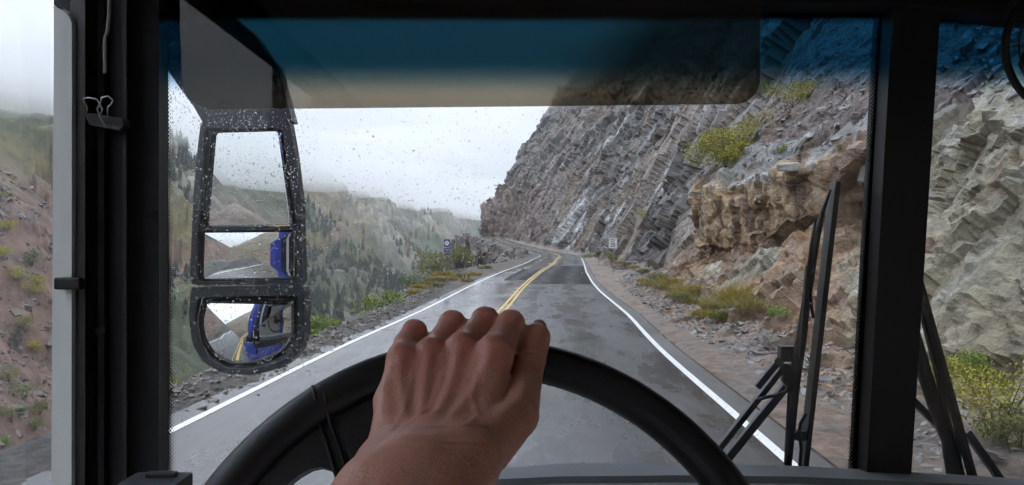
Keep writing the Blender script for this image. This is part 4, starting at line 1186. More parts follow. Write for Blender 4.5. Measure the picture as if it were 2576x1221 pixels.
# ------------------------------------------------------------------ rain on the glass (outer face)
def raindrops():
    N = 0; cs = []; rs = []; asp = []
    px = []; py = []
    tries = 95000
    X = RNG.uniform(416, 2215, tries); Yp = RNG.uniform(40, 1165, tries)
    den = np.where(X < 800, .75, np.where(X < 1240, .42, .22))
    den = np.where((X > 1150) & (X < 1560) & (Yp < 640), .62, den)
    den = np.where((X > 800) & (X < 1250) & (Yp < 430), .30, den)
    den = np.where((X > 800) & (Yp > 700), .10, den)
    den = np.where((X > 1600), .10, den)
    den = np.where((X < 800) & (Yp < 420), 1.0, den) * np.where((X < 800) & (Yp > 950), .04, 1)
    den *= .55 + .9 * np.clip(vnoise(X / 90, Yp / 90, 0 * X, 5) + .4, 0, 1)
    keep = RNG.uniform(0, 1, tries) < den * .42
    X, Yp = X[keep], Yp[keep]
    n = len(X)
    r = np.clip(RNG.lognormal(math.log(.00056), .40, n), .00042, .0017) * np.where((X > 1250), .8, 1.0)
    st = RNG.uniform(.8, 1.9, n); ang = RNG.normal(.25, .5, n)
    st = np.where(X < 800, st, np.minimum(st, 1.3))
    segs = 8; prof = [(1, 0), (.9, .42), (.55, .72)]
    # closed dome, flat on the glass
    tpl = []
    for (rr, h) in prof:
        for k in range(segs):
            a = 2 * math.pi * k / segs
            tpl.append((rr * math.cos(a), h, rr * math.sin(a)))
    tpl.append((0, .80, 0)); tpl = np.array(tpl)
    tri = []
    for i in range(2):
        for k in range(segs):
            a, b2, c2, d2 = i * segs + k, i * segs + (k + 1) % segs, (i + 1) * segs + (k + 1) % segs, (i + 1) * segs + k
            tri += [(a, c2, b2), (a, d2, c2)]
    for k in range(segs): tri.append((2 * segs + k, 3 * segs, 2 * segs + (k + 1) % segs))
    for k in range(1, segs - 1): tri.append((0, k, k + 1))
    tri = np.array(tri)
    ca, sa = np.cos(ang), np.sin(ang)
    lx = tpl[None, :, 0] * r[:, None]; lz = tpl[None, :, 2] * (r * st)[:, None]; ly = tpl[None, :, 1] * r[:, None] * .85
    jit = 1 + .18 * RNG.uniform(-1, 1, lx.shape)
    lx = lx * jit; lz = lz * jit
    cx_ = (X - 1288) / FP * (WS + .0075); cz_ = EYE - (Yp - 630) / FP * (WS + .0075)
    VX = cx_[:, None] + lx * ca[:, None] - lz * sa[:, None]; VZ = cz_[:, None] + lx * sa[:, None] + lz * ca[:, None]; VY = WS + .0065 + ly
    V = np.stack([VX, VY, VZ], -1).reshape(-1, 3)
    Fc = (tri[None] + (np.arange(n) * len(tpl))[:, None, None]).reshape(-1, 3)
    m = mat('rain_water', (1, 1, 1), 0.0); b = m.node_tree.nodes["Principled BSDF"]
    b.inputs["Transmission Weight"].default_value = 1.0; b.inputs["IOR"].default_value = 1.333
    o = np_mesh("raindrops", V, Fc, m, smooth=False)
    tag(o, kind='stuff')
raindrops()
# ------------------------------------------------------------------ the driver's left hand on the wheel
def build_hand():
    def A(px, py, Y): return np.array(at(px, py, Y))
    prim = []      # (a, b, ra, rb, k)
    def chain(pts, k=.004):
        for (a, ra), (b, rb) in zip(pts[:-1], pts[1:]):
            prim.append((a, b, ra, rb, k))
    mm = .001
    # fingers: knuckle, first joint, middle joint, tip, curled over the rim
    rimc = lambda px: float(np.interp(px, [1030, 1140, 1225, 1290], [912, 902, 898, 898]))
    F_ = {
     'pinky': [((1014, 903, .463), 9.6), ((1022, 868, .478), 8.8), ((1041, 836, .494), 8.2), ((1062, 872, .520), 6.9), ((1072, 960, .512), 6.5), ((1072, 1000, .498), 5.8)],
     'ring':  [((1085, 898, .467), 11), ((1108, 862, .484), 9.8), ((1138, 817, .503), 9.2), ((1150, 862, .532), 7.8), ((1152, 965, .522), 7.3), ((1150, 1010, .505), 6.5)],
     'mid':   [((1164, 887, .469), 11.6), ((1188, 850, .487), 10.4), ((1220, 810, .507), 9.9), ((1228, 858, .536), 8.2), ((1226, 965, .526), 7.7), ((1222, 1012, .508), 6.8)],
     'index': [((1245, 892, .462), 11.8), ((1262, 858, .480), 10.4), ((1284, 819, .498), 9.9), ((1288, 862, .528), 8.2), ((1282, 962, .520), 7.6), ((1276, 1005, .503), 6.7)],
    }
    for nme, pts in F_.items():
        chain([(A(*p), r * mm) for p, r in pts], .0022)
    MCs = [
     [((1014, 903, .463), 9.6), ((986, 1010, .440), 10.5), ((984, 1120, .405), 12.8)],
     [((1085, 898, .467), 11.0), ((1062, 1010, .442), 11.8), ((1050, 1130, .402), 14.0)],
     [((1164, 887, .469), 11.6), ((1142, 1010, .443), 12.6), ((1112, 1130, .398), 15.0)],
     [((1245, 892, .462), 11.8), ((1222, 1010, .440), 12.8), ((1172, 1128, .398), 15.0)]]
    for pts in MCs: chain([(A(*p), r * mm) for p, r in pts], .009)
    for p0, p1 in zip(MCs[:-1], MCs[1:]):
        mid = []
        for j, f in ((0, .85), (1, .97), (2, 1.0)):
            q = (A(*p0[j][0]) + A(*p1[j][0])) / 2; rr = (p0[j][1] + p1[j][1]) / 2 * f * mm
            if j == 0: q = q + np.array([0, -.004, -.005])
            mid.append((q, rr))
        chain(mid, .007)
    # thumb
    chain([(A(1222, 1120, .398), .0165), (A(1304, 1048, .428), .0125)], .008)
    chain([(A(1304, 1048, .428), .0125), (A(1319, 965, .468), .0115), (A(1332, 905, .488), .0112), (A(1347, 850, .502), .0110)], .0025)
    chain([(A(1225, 1040, .445), .012), (A(1285, 1050, .440), .0095)], .007)     # web
    chain([(A(1150, 1000, .462), .013), (A(1100, 1000, .462), .013), (A(1030, 1010, .455), .011)], .01)   # palm pad
    # wrist and forearm
    Aa, Bb, Cc = A(946, 1251, .356), A(1160, 1165, .378), A(1052, 1205, .366)
    chain([(A(1000, 1130, .402), .0155), (A(985, 1175, .384), .0185), (Aa, .0205)], .012)
    chain([(A(1165, 1120, .398), .0165), (Bb, .0195)], .012)
    chain([(A(1085, 1120, .396), .0175), (Cc, .023)], .012)
    dirv = (A(946 - 250, 1251 + 365, .28) - Aa)
    u = dirv / np.linalg.norm(dirv)
    for q, r0 in ((Aa, .0205), (Bb, .0195), (Cc, .024)):
        chain([(q, r0), (q + u * .07, r0 + .003), (q + u * .16, r0 + .010), (q + u * .30, r0 + .014)], .014)
    nview = np.array([0, -.70, .71])
    # knuckles
    for (p, r), s in (((( 1012, 898, .463), 9.6), 7.2), (((1083, 890, .467), 11), 8.0), (((1162, 878, .469), 11.6), 8.6), (((1243, 884, .462), 11.8), 8.6)):
        c = A(*p) + nview * (r * mm * .36)
        prim.append((c, c + np.array([0, .001, 0]), s * mm, s * mm, .005))
    # finger joints
    for p, r in (((1043, 836, .492), 7.6), ((1138, 816, .501), 8.6), ((1220, 808, .505), 9.2), ((1284, 817, .496), 9.2)):
        c = A(*p) + np.array([0, 0, .001]); prim.append((c, c + np.array([.0005, 0, 0]), (r + .5) * mm, (r + .5) * mm, .004))
    # tendons fanning from the wrist to the knuckles, and two veins
    def raised(pts, r, lift):
        P = [A(*p[:3]) + nview * (p[3] * mm + lift - r) for p in pts]
        chain([(q, r) for q in P], .0060)
    0 and raised([(1010, 905, .463, 9.6), (1008, 1000, .441, 10.5), (1035, 1100, .410, 13)], .0026, .0013)
    0 and raised([(1083, 898, .467, 11), (1070, 1000, .443, 11.8), (1066, 1100, .409, 14)], .0028, .0015)
    0 and raised([(1162, 887, .469, 11.6), (1138, 1000, .444, 12.6), (1100, 1100, .408, 14.8)], .0028, .0016)
    0 and raised([(1243, 892, .462, 11.8), (1203, 1000, .441, 12.8), (1140, 1105, .405, 15)], .0028, .0015)
    0 and raised([(1120, 930, .463, 11), (1085, 1040, .434, 12.5), (1020, 1130, .400, 14), (960, 1200, .374, 19)], .0015, .0013)
    0 and raised([(1040, 950, .450, 11), (1028, 1040, .430, 12.5), (1000, 1130, .398, 14), (975, 1190, .376, 19)], .0015, .0012)
    0 and raised([(1100, 960, .452, 12), (1150, 1000, .438, 12.8), (1160, 1075, .415, 14.5), (1120, 1160, .388, 18)], .0014, .0012)
    0 and raised([(1190, 950, .455, 12), (1165, 1060, .424, 13.5), (1110, 1150, .392, 17)], .0015, .0011)
    # first mesh: union of balls
    bm = bmesh.new()
    for a, b, ra, rb, k in prim:
        L = np.linalg.norm(b - a); n = max(2, int(L / (min(ra, rb) * .45)) + 1)
        for t in np.linspace(0, 1, n):
            c = a + (b - a) * t; r = ra + (rb - ra) * t + .0012
            q = bmesh.ops.create_icosphere(bm, subdivisions=2, radius=r)
            for v in q['verts']: v.co += Vector(c)
    me = bpy.data.meshes.new("tmp"); bm.to_mesh(me); bm.free()
    o = bpy.data.objects.new("tmp", me); C.objects.link(o)
    md = o.modifiers.new("r", 'REMESH'); md.mode = 'VOXEL'; md.voxel_size = .00125; md.use_smooth_shade = True
    ms = o.modifiers.new("s", 'SMOOTH'); ms.factor = .5; ms.iterations = 6
    dg = bpy.context.evaluated_depsgraph_get(); ev = o.evaluated_get(dg)
    m2 = bpy.data.meshes.new_from_object(ev)
    bpy.data.objects.remove(o)
    nv = len(m2.vertices)
    V = np.empty(nv * 3, np.float32); m2.vertices.foreach_get("co", V); V = V.reshape(-1, 3).astype(float)
    def sdf(P):
        d = None
        for a, b, ra, rb, k in prim:
            ba = b - a; L2 = ba @ ba
            t = np.clip(((P - a) @ ba) / L2, 0, 1)
            di = np.linalg.norm(P - (a + t[:, None] * ba), axis=1) - (ra + (rb - ra) * t)
            if d is None: d = di
            else:
                h = np.clip(k - np.abs(d - di), 0, None) / k
                d = np.minimum(d, di) - h * h * h * k / 6.0
        return d
    for it in range(5):
        d = sdf(V); e = 4e-4
        g = np.stack([sdf(V + np.eye(3)[i] * e) - sdf(V - np.eye(3)[i] * e) for i in range(3)], 1) / (2 * e)
        g /= np.maximum(np.linalg.norm(g, axis=1, keepdims=True), .3)
        V = V - g * (d * .8)[:, None]
    # fine skin relief: creases over the finger joints, soft unevenness
    n = g / np.maximum(np.linalg.norm(g, axis=1, keepdims=True), 1e-6)
    rel = .00035 * fbm(V[:, 0] * 60, V[:, 1] * 60, V[:, 2] * 60, 3, 15) + .00022 * fbm(V[:, 0] * 120, V[:, 1] * 120, V[:, 2] * 120, 3, 5)
    for p, r in (((1043, 836, .492), 7.6), ((1138, 816, .501), 8.6), ((1220, 808, .505), 9.2), ((1284, 817, .496), 9.2)):
        c = A(*p); dz = V - c; q = np.exp(-(np.linalg.norm(dz, axis=1) / (r * mm * 1.3)) ** 4)
        rel -= q * .00028 * (np.sin(dz[:, 1] / .0012 + 1.2 * np.sin(dz[:, 0] / .004)) > .55)
    V = V + n * rel[:, None]
    # tendons from each knuckle to the wrist, and the veins that cross them
    def ridge(pts, w_, h_, ends=True):
        nonlocal V
        best = np.full(nv, 9.0)
        Q = [A(*p) for p in pts]
        P2 = V - np.outer(V @ nview, nview)
        Q = [q - nview * (q @ nview) for q in Q]
        tot = len(Q) - 1; tt = np.zeros(nv)
        for i_, (a_, b_) in enumerate(zip(Q[:-1], Q[1:])):
            ba = b_ - a_; t_ = np.clip(((P2 - a_) @ ba) / (ba @ ba), 0, 1)
            dd_ = np.linalg.norm(P2 - (a_ + t_[:, None] * ba), axis=1)
            m_ = dd_ < best; best = np.where(m_, dd_, best); tt = np.where(m_, (i_ + t_) / tot, tt)
        k_ = np.exp(-(best / w_) ** 2) - .35 * np.exp(-((best - 2.1 * w_) / w_) ** 2)
        k_ *= np.clip((n @ nview - .1) / .4, 0, 1) * sstep(0, .15, tt) * sstep(1.0, .75, tt)
        V = V + n * (k_ * h_ * .78)[:, None]
    nview = nview / np.linalg.norm(nview)
    # skin folds at the wrist and on the thumb's root
    for fp_, fw_ in (([(960, 1120, .40), (1060, 1145, .39), (1180, 1135, .39), (1280, 1090, .40)], .0011), ([(950, 1160, .39), (1050, 1185, .38), (1150, 1180, .38), (1240, 1150, .38)], .0011), ([(1290, 1000, .44), (1310, 990, .45), (1345, 985, .45)], .0010), ([(1300, 900, .48), (1325, 893, .48), (1362, 892, .48)], .0009)):
        ridge(fp_, fw_, -.0009)
    ridge([(1012, 880, .455), (1010, 960, .445), (1022, 1050, .425), (1040, 1140, .395)], .0030, .0010)
    ridge([(1080, 870, .457), (1074, 960, .445), (1068, 1050, .425), (1062, 1150, .392)], .0032, .0014)
    ridge([(1160, 860, .458), (1142, 960, .445), (1112, 1060, .423), (1086, 1150, .392)], .0034, .0015)
    ridge([(1243, 870, .452), (1212, 960, .442), (1160, 1060, .42), (1112, 1150, .392)], .0034, .0014)
    ridge([(1325, 960, .45), (1300, 1030, .43), (1235, 1110, .40)], .0036, .0012)
    ridge([(1120, 920, .45), (1104, 985, .44), (1088, 1060, .425), (1030, 1130, .40), (985, 1200, .375)], .0016, .0006)
    ridge([(1040, 930, .45), (1036, 1000, .44), (1010, 1090, .41), (985, 1160, .39)], .0016, .0005)
    ridge([(1205, 930, .45), (1190, 1020, .43), (1205, 1090, .41), (1160, 1170, .385)], .0017, .0006)
    m2.vertices.foreach_set("co", V.astype(np.float32).ravel())
    # warmer, redder skin over knuckles and finger joints (what the skin itself is like)
    red = np.zeros(nv)
    for p, r in (((1012, 893, .455), 14), ((1083, 884, .458), 15), ((1162, 872, .46), 16), ((1243, 878, .452), 16), ((1043, 826, .492), 10), ((1138, 806, .501), 10), ((1220, 798, .505), 10), ((1284, 807, .496), 10), ((1345, 842, .48), 12)):
        red = np.maximum(red, np.exp(-(np.linalg.norm(V - A(*p), axis=1) / (r * mm)) ** 2))
    red = np.clip(red + .25 * fbm(V[:, 0] * 45, V[:, 1] * 45, V[:, 2] * 45, 3, 8), 0, 1)
    at_ = m2.attributes.new("flush", 'FLOAT', 'POINT'); at_.data.foreach_set("value", red.astype(np.float32))
    m2.polygons.foreach_set("use_smooth", np.full(len(m2.polygons), True))
    m2.update(); m2.materials.clear()
    m = mat('skin', (.42, .22, .16), .40, 0, .5)
    b = m.node_tree.nodes["Principled BSDF"]
    b.inputs["Subsurface Weight"].default_value = .18
    b.inputs["Subsurface Radius"].default_value = (.006, .0025, .0015)
    b.inputs["Subsurface Scale"].default_value = 1.0
    fa = nd(m, "ShaderNodeAttribute", attribute_name="flush")
    tc = nd(m, "ShaderNodeTexCoord")
    n1 = nd(m, "ShaderNodeTexNoise"); n1.inputs["Scale"].default_value = 140; n1.inputs["Detail"].default_value = 8; n1.inputs["Roughness"].default_value = .75
    lk(m, tc.outputs["Object"], n1.inputs["Vector"])
    c1 = nd(m, "ShaderNodeMix"); c1.data_type = 'RGBA'
    c1.inputs[6].default_value = (.82, .395, .29, 1); c1.inputs[7].default_value = (.80, .31, .235, 1)
    lk(m, fa.outputs["Fac"], c1.inputs[0])
    c2 = nd(m, "ShaderNodeMix"); c2.data_type = 'RGBA'; c2.blend_type = 'MULTIPLY'; c2.inputs[0].default_value = .3
    lk(m, c1.outputs[2], c2.inputs[6]); lk(m, n1.outputs["Fac"], c2.inputs[7])
    lk(m, c2.outputs[2], b.inputs["Base Color"])
    vo = nd(m, "ShaderNodeTexVoronoi"); vo.inputs["Scale"].default_value = 520
    lk(m, tc.outputs["Object"], vo.inputs["Vector"])
    bp = nd(m, "ShaderNodeBump"); bp.inputs["Strength"].default_value = .4; bp.inputs["Distance"].default_value = .0005
    lk(m, vo.outputs["Distance"], bp.inputs["Height"]); lk(m, bp.outputs[0], b.inputs["Normal"])
    hand = link_mesh("person", m2, m)
    tag(hand, "driver's bare left hand and wrist closed over the top of the black steering wheel", "person")
    # thumb nail, on the far side of the thumb tip, only its rim shows
    tn = bmesh.new(); q = bmesh.ops.create_uvsphere(tn, u_segments=16, v_segments=10, radius=1)
    c = at(1353, 838, .5075)
    for v in q['verts']:
        x, y, z = v.co
        v.co = Vector((c.x + x * .0068 + z * .001, c.y + .0035 + y * .0052, c.z + .0012 + z * .0086 - x * .0))
    mn = bpy.data.meshes.new("thumbnail"); tn.to_mesh(mn); tn.free()
    mn.polygons.foreach_set("use_smooth", np.full(len(mn.polygons), True))
    link_mesh("thumbnail", mn, M['nail'], hand)
build_hand()

# ------------------------------------------------------------------ plants
def leafy(name, mt, size, n, leaf, seed, mode='shrub', parent=None):
    """cloud of leaf-sized blades inside a lumpy volume; base at the origin, size = (wx, wy, h)"""
    r = np.random.default_rng(seed)
    k = max(5, int(9 * min(1.5, size[0] * size[2] / 3)))
    lump = np.stack([r.uniform(-.36, .36, k), r.uniform(-.36, .36, k), r.uniform(.25, .80, k)], 1); lr = r.uniform(.16, .30, k)
    if mode == 'shrub':
        i = r.integers(0, k, n); d = r.normal(size=(n, 3)); d /= np.linalg.norm(d, axis=1, keepdims=True)
        P = lump[i] + d * (lr[i] * r.uniform(.45, 1.08, n) ** .6)[:, None]
        P = P[(P[:, 2] > .0)]
        P = P * np.array(size)
        n = len(P)
        dirv = r.normal(size=(n, 3)) + np.array([0, 0, .5]); dirv /= np.linalg.norm(dirv, axis=1, keepdims=True)
        L = leaf * r.uniform(.6, 1.5, n); Wd = L * .5
    else:          # grass: blades from the ground
        q = r.uniform(0, 1, n) ** .6; an = r.uniform(0, 6.283, n)
        P = np.stack([q * np.cos(an) * size[0] / 2, q * np.sin(an) * size[1] / 2, r.uniform(-.02, .04, n)], 1)
        dirv = np.stack([np.cos(an) * q * .7 + r.normal(0, .25, n), np.sin(an) * q * .7 + r.normal(0, .25, n), np.full(n, 1.1)], 1)
        dirv /= np.linalg.norm(dirv, axis=1, keepdims=True)
        L = size[2] * r.uniform(.45, 1.05, n); Wd = np.full(n, leaf)
    side = np.cross(dirv, r.normal(size=(n, 3))); side /= np.linalg.norm(side, axis=1, keepdims=True) + 1e-9
    mid = P + dirv * (L * .5)[:, None] + r.normal(0, .06, (n, 3)) * L[:, None]
    tip = P + dirv * L[:, None] + (np.array([0, 0, -.18]) * L[:, None] if mode != 'shrub' else 0)
    V = np.stack([P, mid + side * (Wd * .5)[:, None], tip, mid - side * (Wd * .5)[:, None]], 1).reshape(-1, 3)
    Fq = np.arange(n * 4).reshape(n, 4)
    return np_mesh(name, V, Fq, mt, parent, smooth=False)

def stems(size, n, seed, parent, name='stem', r0=.02):
    r = np.random.default_rng(seed); b = MB()
    for k in range(n):
        a = r.uniform(0, 6.28); q = r.uniform(.1, .38)
        b.tube([(0.05 * math.cos(a), .05 * math.sin(a), -.15), (q * .5 * size[0] * math.cos(a), q * .5 * size[1] * math.sin(a), size[2] * .35), (q * size[0] * math.cos(a), q * size[1] * math.sin(a), size[2] * .75)], [r0, r0 * .7, r0 * .3], 5)
    return b.build(name, M['bark'], parent)

def shrub(loc, size, mt, label, n=1500, leaf=.07, seed=1, group=None, cat='shrub', nst=6):
    e = empty('shrub', loc); tag(e, label, cat, group)
    leafy('foliage', M[mt], size, n, leaf, seed, 'shrub', e)
    stems(size, nst, seed + 500, e, r0=.012 * max(size[2], .4))
    return e
def tuft(loc, size, mt, label, n=320, blade=.012, seed=1, group=None):
    o = leafy('grass_clump', M[mt], size, n, blade, seed, 'grass'); o.location = loc
    return tag(o, label, 'grass', group)

# left verge: big shrub behind the purple sign, grass at its foot, plants along the edge
g = lambda x, y: float(ground(np.array([x]), np.array([y]))[0][0])
def gp(px, py, Y):
    X = (px - 1288) / FP * Y
    return (X, Y, g(X, Y))
def gpz(px, Y, dz=0):
    X = (px - 1288) / FP * Y
    return (X, Y, g(X, Y) + dz)
shrub(gpz(1212, 128, -.5), (4, 3, 4), 'willow', "green bush on the dark rocky bank under the far bend", 1200, .25, 9)
shrub(gpz(1190, 150, -.5), (4, 3, 3), 'olive_shrub', "olive bush on the rocky bank just left of the green one", 900, .25, 10)
shrub((-6.6, 61, g(-6.6, 61) - .3), (3.6, 3.4, 3.0), 'olive_shrub', "tall olive green shrub with yellowing leaves behind the purple sign", 4200, .11, 3)
shrub((-4.7, 62, g(-4.7, 62) - .2), (2.6, 2.6, 2.3), 'olive_shrub', "olive shrub right of the purple sign's post, beside the rocky bank", 2600, .11, 4)
shrub((-6.9, 50, g(-6.9, 50) - .7), (2.2, 2.4, 2.3), 'willow', "dark green shrub on the drop left of the purple sign", 2200, .10, 5)
shrub(gpz(805, 20, -.1), (1.25, 1.0, .62), 'bright_shrub', "bright yellow-green plant on the stony verge just right of the side mirror", 1100, .07, 6)
shrub(gpz(958, 29, -.4), (2.0, 1.3, 1.25), 'bright_shrub', "bright green leafy plant on the verge above the driver's little finger", 1300, .10, 7)
shrub(gpz(900, 26, -.6), (1.2, 1.2, 1.1), 'willow', "small green bush on the verge between the two bright green plants", 900, .08, 8)
for i, (px, Y, s, dz) in enumerate(((470, 27, (3.6, 3, 4.4), -.6), (530, 33, (3.4, 3, 4.4), -.6), (430, 20, (2.6, 2.4, 3.0), -.5), (500, 22, (2.2, 2.2, 2.4), -.9), (455, 38, (4, 4, 5.6), -.5))):
    shrub(gpz(px, Y, dz), s, 'willow' if i % 2 else 'olive_shrub', ["broad olive shrub on the drop left of the side mirror", "green shrub on the drop behind the convex mirror", "low olive shrub beside the windscreen pillar, nearest the verge", "low green shrub below the convex mirror at the verge", "tall olive shrub on the drop at the pillar, farthest of the row"][i], 2600, .10, 20 + i, 'shrubs on the drop left of the road')
k = 0
for px, Y, s in ((1075, 42, (1.2, .9, .4)), (1100, 45, (1.3, .9, .45)), (1130, 47, (1.2, 1, .4)), (1160, 50, (1.3, 1, .45)), (1190, 53, (1.2, 1, .4)), (1060, 39, (1.1, .9, .35)), (1090, 40, (1, .8, .35)), (1115, 50, (1.3, 1, .5)), (1048, 36, (1, .8, .35)), (1220, 66, (1.3, 1, .5)), (1175, 46, (.8, .8, .3))):
    tuft(gpz(px, Y), s, 'golden_grass' if k % 3 else 'green_grass', "golden grass clump on the left verge by the purple sign, %d paces up the road" % Y, 500, .03, 40 + k, 'golden grass clumps by the purple sign'); k += 1
# right side
def on_cliff(px, py, sink=.05):
    p, n = cliff_at(px, py); return Vector((p.x, p.y, p.z - sink))
shrub(on_cliff(1822, 408, .45), (3.9, 3.0, 2.7), 'yellow_shrub', "large yellow-green bush on the scree slope above the ochre rock", 9000, .10, 61)
shrub(on_cliff(1990, 262, .3), (2.6, 2, 1.5), 'yellow_shrub', "yellow-green bush high on the slope, half behind the blue glass band", 2200, .08, 62)
shrub(on_cliff(1970, 372, .1), (.7, .6, .4), 'bright_shrub', "small bright green plant on the scree below the yellow bush", 500, .05, 63)
shrub(on_cliff(1915, 232, .2), (2.0, 1.6, 1.1), 'olive_shrub', "olive bush beside the lower right corner of the sun visor", 1500, .07, 69)
shrub(on_cliff(1612, 545, .2), (1.7, 1.4, 1.1), 'yellow_shrub', "small yellow-green bush on the cliff above the speed sign", 900, .09, 64)
shrub(on_cliff(1545, 648, .2), (2.2, 1.4, 1.0), 'bright_shrub', "bright green plant at the foot of the speed sign's post", 1000, .10, 65)
shrub(on_cliff(1476, 640, .2), (2.2, 1.4, 1.1), 'bright_shrub', "bright green plant at the cliff foot left of the speed sign", 900, .12, 66)
shrub(on_cliff(1500, 640, .2), (1.6, 1.2, .8), 'olive_shrub', "low olive plant at the cliff foot between the speed sign and the bend", 600, .12, 67)
shrub(on_cliff(1940, 785, .06), (.75, .6, .36), 'bright_shrub', "small bright green plant on bare soil left of the wiper blade", 900, .035, 68)
gr = [(1590, 668, .9, .5, 1), (1612, 680, .9, .5, 2), (1560, 662, 1.0, .5, 1), (1640, 712, 1.0, .6, 0), (1668, 722, 1.0, .65, 0), (1700, 728, 1.0, .7, 0), (1728, 738, 1.0, .75, 1), (1705, 748, .9, .6, 2), (1745, 760, .9, .7, 0), (1790, 775, .9, .75, 0),
      (1820, 768, .9, 1.0, 0), (1850, 762, .9, 1.05, 1), (1880, 775, .8, .8, 0), (1835, 800, .8, .5, 2), (1812, 800, .8, .5, 2), (1770, 790, .8, .5, 1), (1655, 700, 1.2, .8, 2), (1690, 712, 1.1, .8, 1), (1620, 700, .9, .4, 1), (1765, 745, 1.0, .7, 1)]
for i, (px, py, wd, ht, kind) in enumerate(gr):
    tuft(on_cliff(px, py, .05), (wd * .85, wd * .85, ht * .8), ('dry_grass', 'golden_grass', 'green_grass')[kind], "%s grass clump, number %d from the speed limit sign along the right roadside" % (("dry straw", "golden", "greenish")[kind], i + 1), 520, .014, 90 + i, 'grass clumps along the foot of the right slope')
for i, (px, py, s, mt, lb) in enumerate(((2510, 1070, (1.7, 1.2, .95), 'yellow_shrub', "big yellow-green bush at the far right, beyond the right wiper"), (2405, 985, (.9, .8, .6), 'yellow_shrub', "yellow-green bush seen between the centre post and the right wiper"),
                                         (2440, 965, (.7, .7, .55), 'bright_shrub', "green plant behind the right wiper blade, left of the big bush"), (2560, 1130, (1.0, .9, .6), 'olive_shrub', "olive bush at the right edge below the big yellow-green bush"))):
    shrub(on_cliff(px, py, .08), s, mt, lb, 2600, .035, 130 + i)
# left window: shrubs on the red scree of the far wall
lw = [(18, 585, 3.0, 2.2, 'yellow_shrub'), (80, 668, 3, 2.6, 'willow'), (40, 706, 3.4, 2.4, 'yellow_shrub'), (82, 742, 3.4, 2.1, 'yellow_shrub'), (8, 658, 3, 2.4, 'yellow_shrub'), (92, 716, 2.2, 1.5, 'yellow_shrub'), (55, 828, 3.6, 2.4, 'olive_shrub'), (42, 880, 3.2, 4.2, 'conifer'), (78, 884, 2.4, 1.6, 'yellow_shrub'),
      (5, 505, 3.4, 1.6, 'olive_shrub'), (20, 960, 3.4, 2.8, 'olive_shrub'), (60, 1010, 3.6, 2.8, 'willow'), (100, 1040, 3.2, 2.6, 'olive_shrub'), (30, 1060, 3.4, 2.8, 'willow'), (85, 1085, 3.0, 2.2, 'willow'), (8, 1115, 2.0, 1.4, 'bright_shrub')]
for i, (px, py, wd, ht, mt) in enumerate(lw):
    p = ray_ground(px, py)
    k = p.y / 100
    s = (wd * k, wd * k, ht * k)
    lab = {'yellow_shrub': "yellow shrub on the red scree outside the driver's window", 'willow': "green shrub on the red scree outside the driver's window", 'olive_shrub': "olive shrub on the red scree outside the driver's window", 'conifer': "dark green bushy tree on the red scree outside the driver's window", 'bright_shrub': "bright green bush at the bottom of the driver's window"}[mt]
    shrub((p.x, p.y, p.z - .3), s, mt, lab, 1100, .16 * max(k, .4), 200 + i, mt.replace('_', ' ') + 's outside the driver\'s window')

# conifers of the far wall: one mesh per build, 300 of them as things, the rest as one mass
def conifer_np(seed, h=1.0, tiers=7, seg=9):
    r = np.random.default_rng(seed); V = []; Fc = []
    for t in range(tiers):
        z0 = .10 + .84 * t / tiers; z1 = z0 + .24
        rad = .21 * (1 - t / tiers) ** .85 + .025
        base = len(V)
        V.append((r.normal(0, .008), r.normal(0, .008), min(z1, 1.0)))
        for k in range(seg * 2):
            a = math.pi * k / seg + r.uniform(-.15, .15)
            q = rad * (r.uniform(.8, 1.2) if k % 2 == 0 else r.uniform(.35, .55))
            V.append((q * math.cos(a), q * math.sin(a), z0 - (.035 if k % 2 == 0 else -.03) + r.uniform(-.015, .015)))
        for k in range(seg * 2): Fc.append((base, base + 1 + k, base + 1 + (k + 1) % (seg * 2)))
    b = len(V)
    for z, q in ((0, .016), (.3, .012)):
        for k in range(3): V.append((q * math.cos(k * 2.09), q * math.sin(k * 2.09), z - .02))
    for k in range(3):
        Fc.append((b + k, b + (k + 1) % 3, b + 3 + k)); Fc.append((b + (k + 1) % 3, b + 3 + (k + 1) % 3, b + 3 + k))
    return np.array(V), np.array(Fc)
CONS = [conifer_np(300 + i) for i in range(6)]
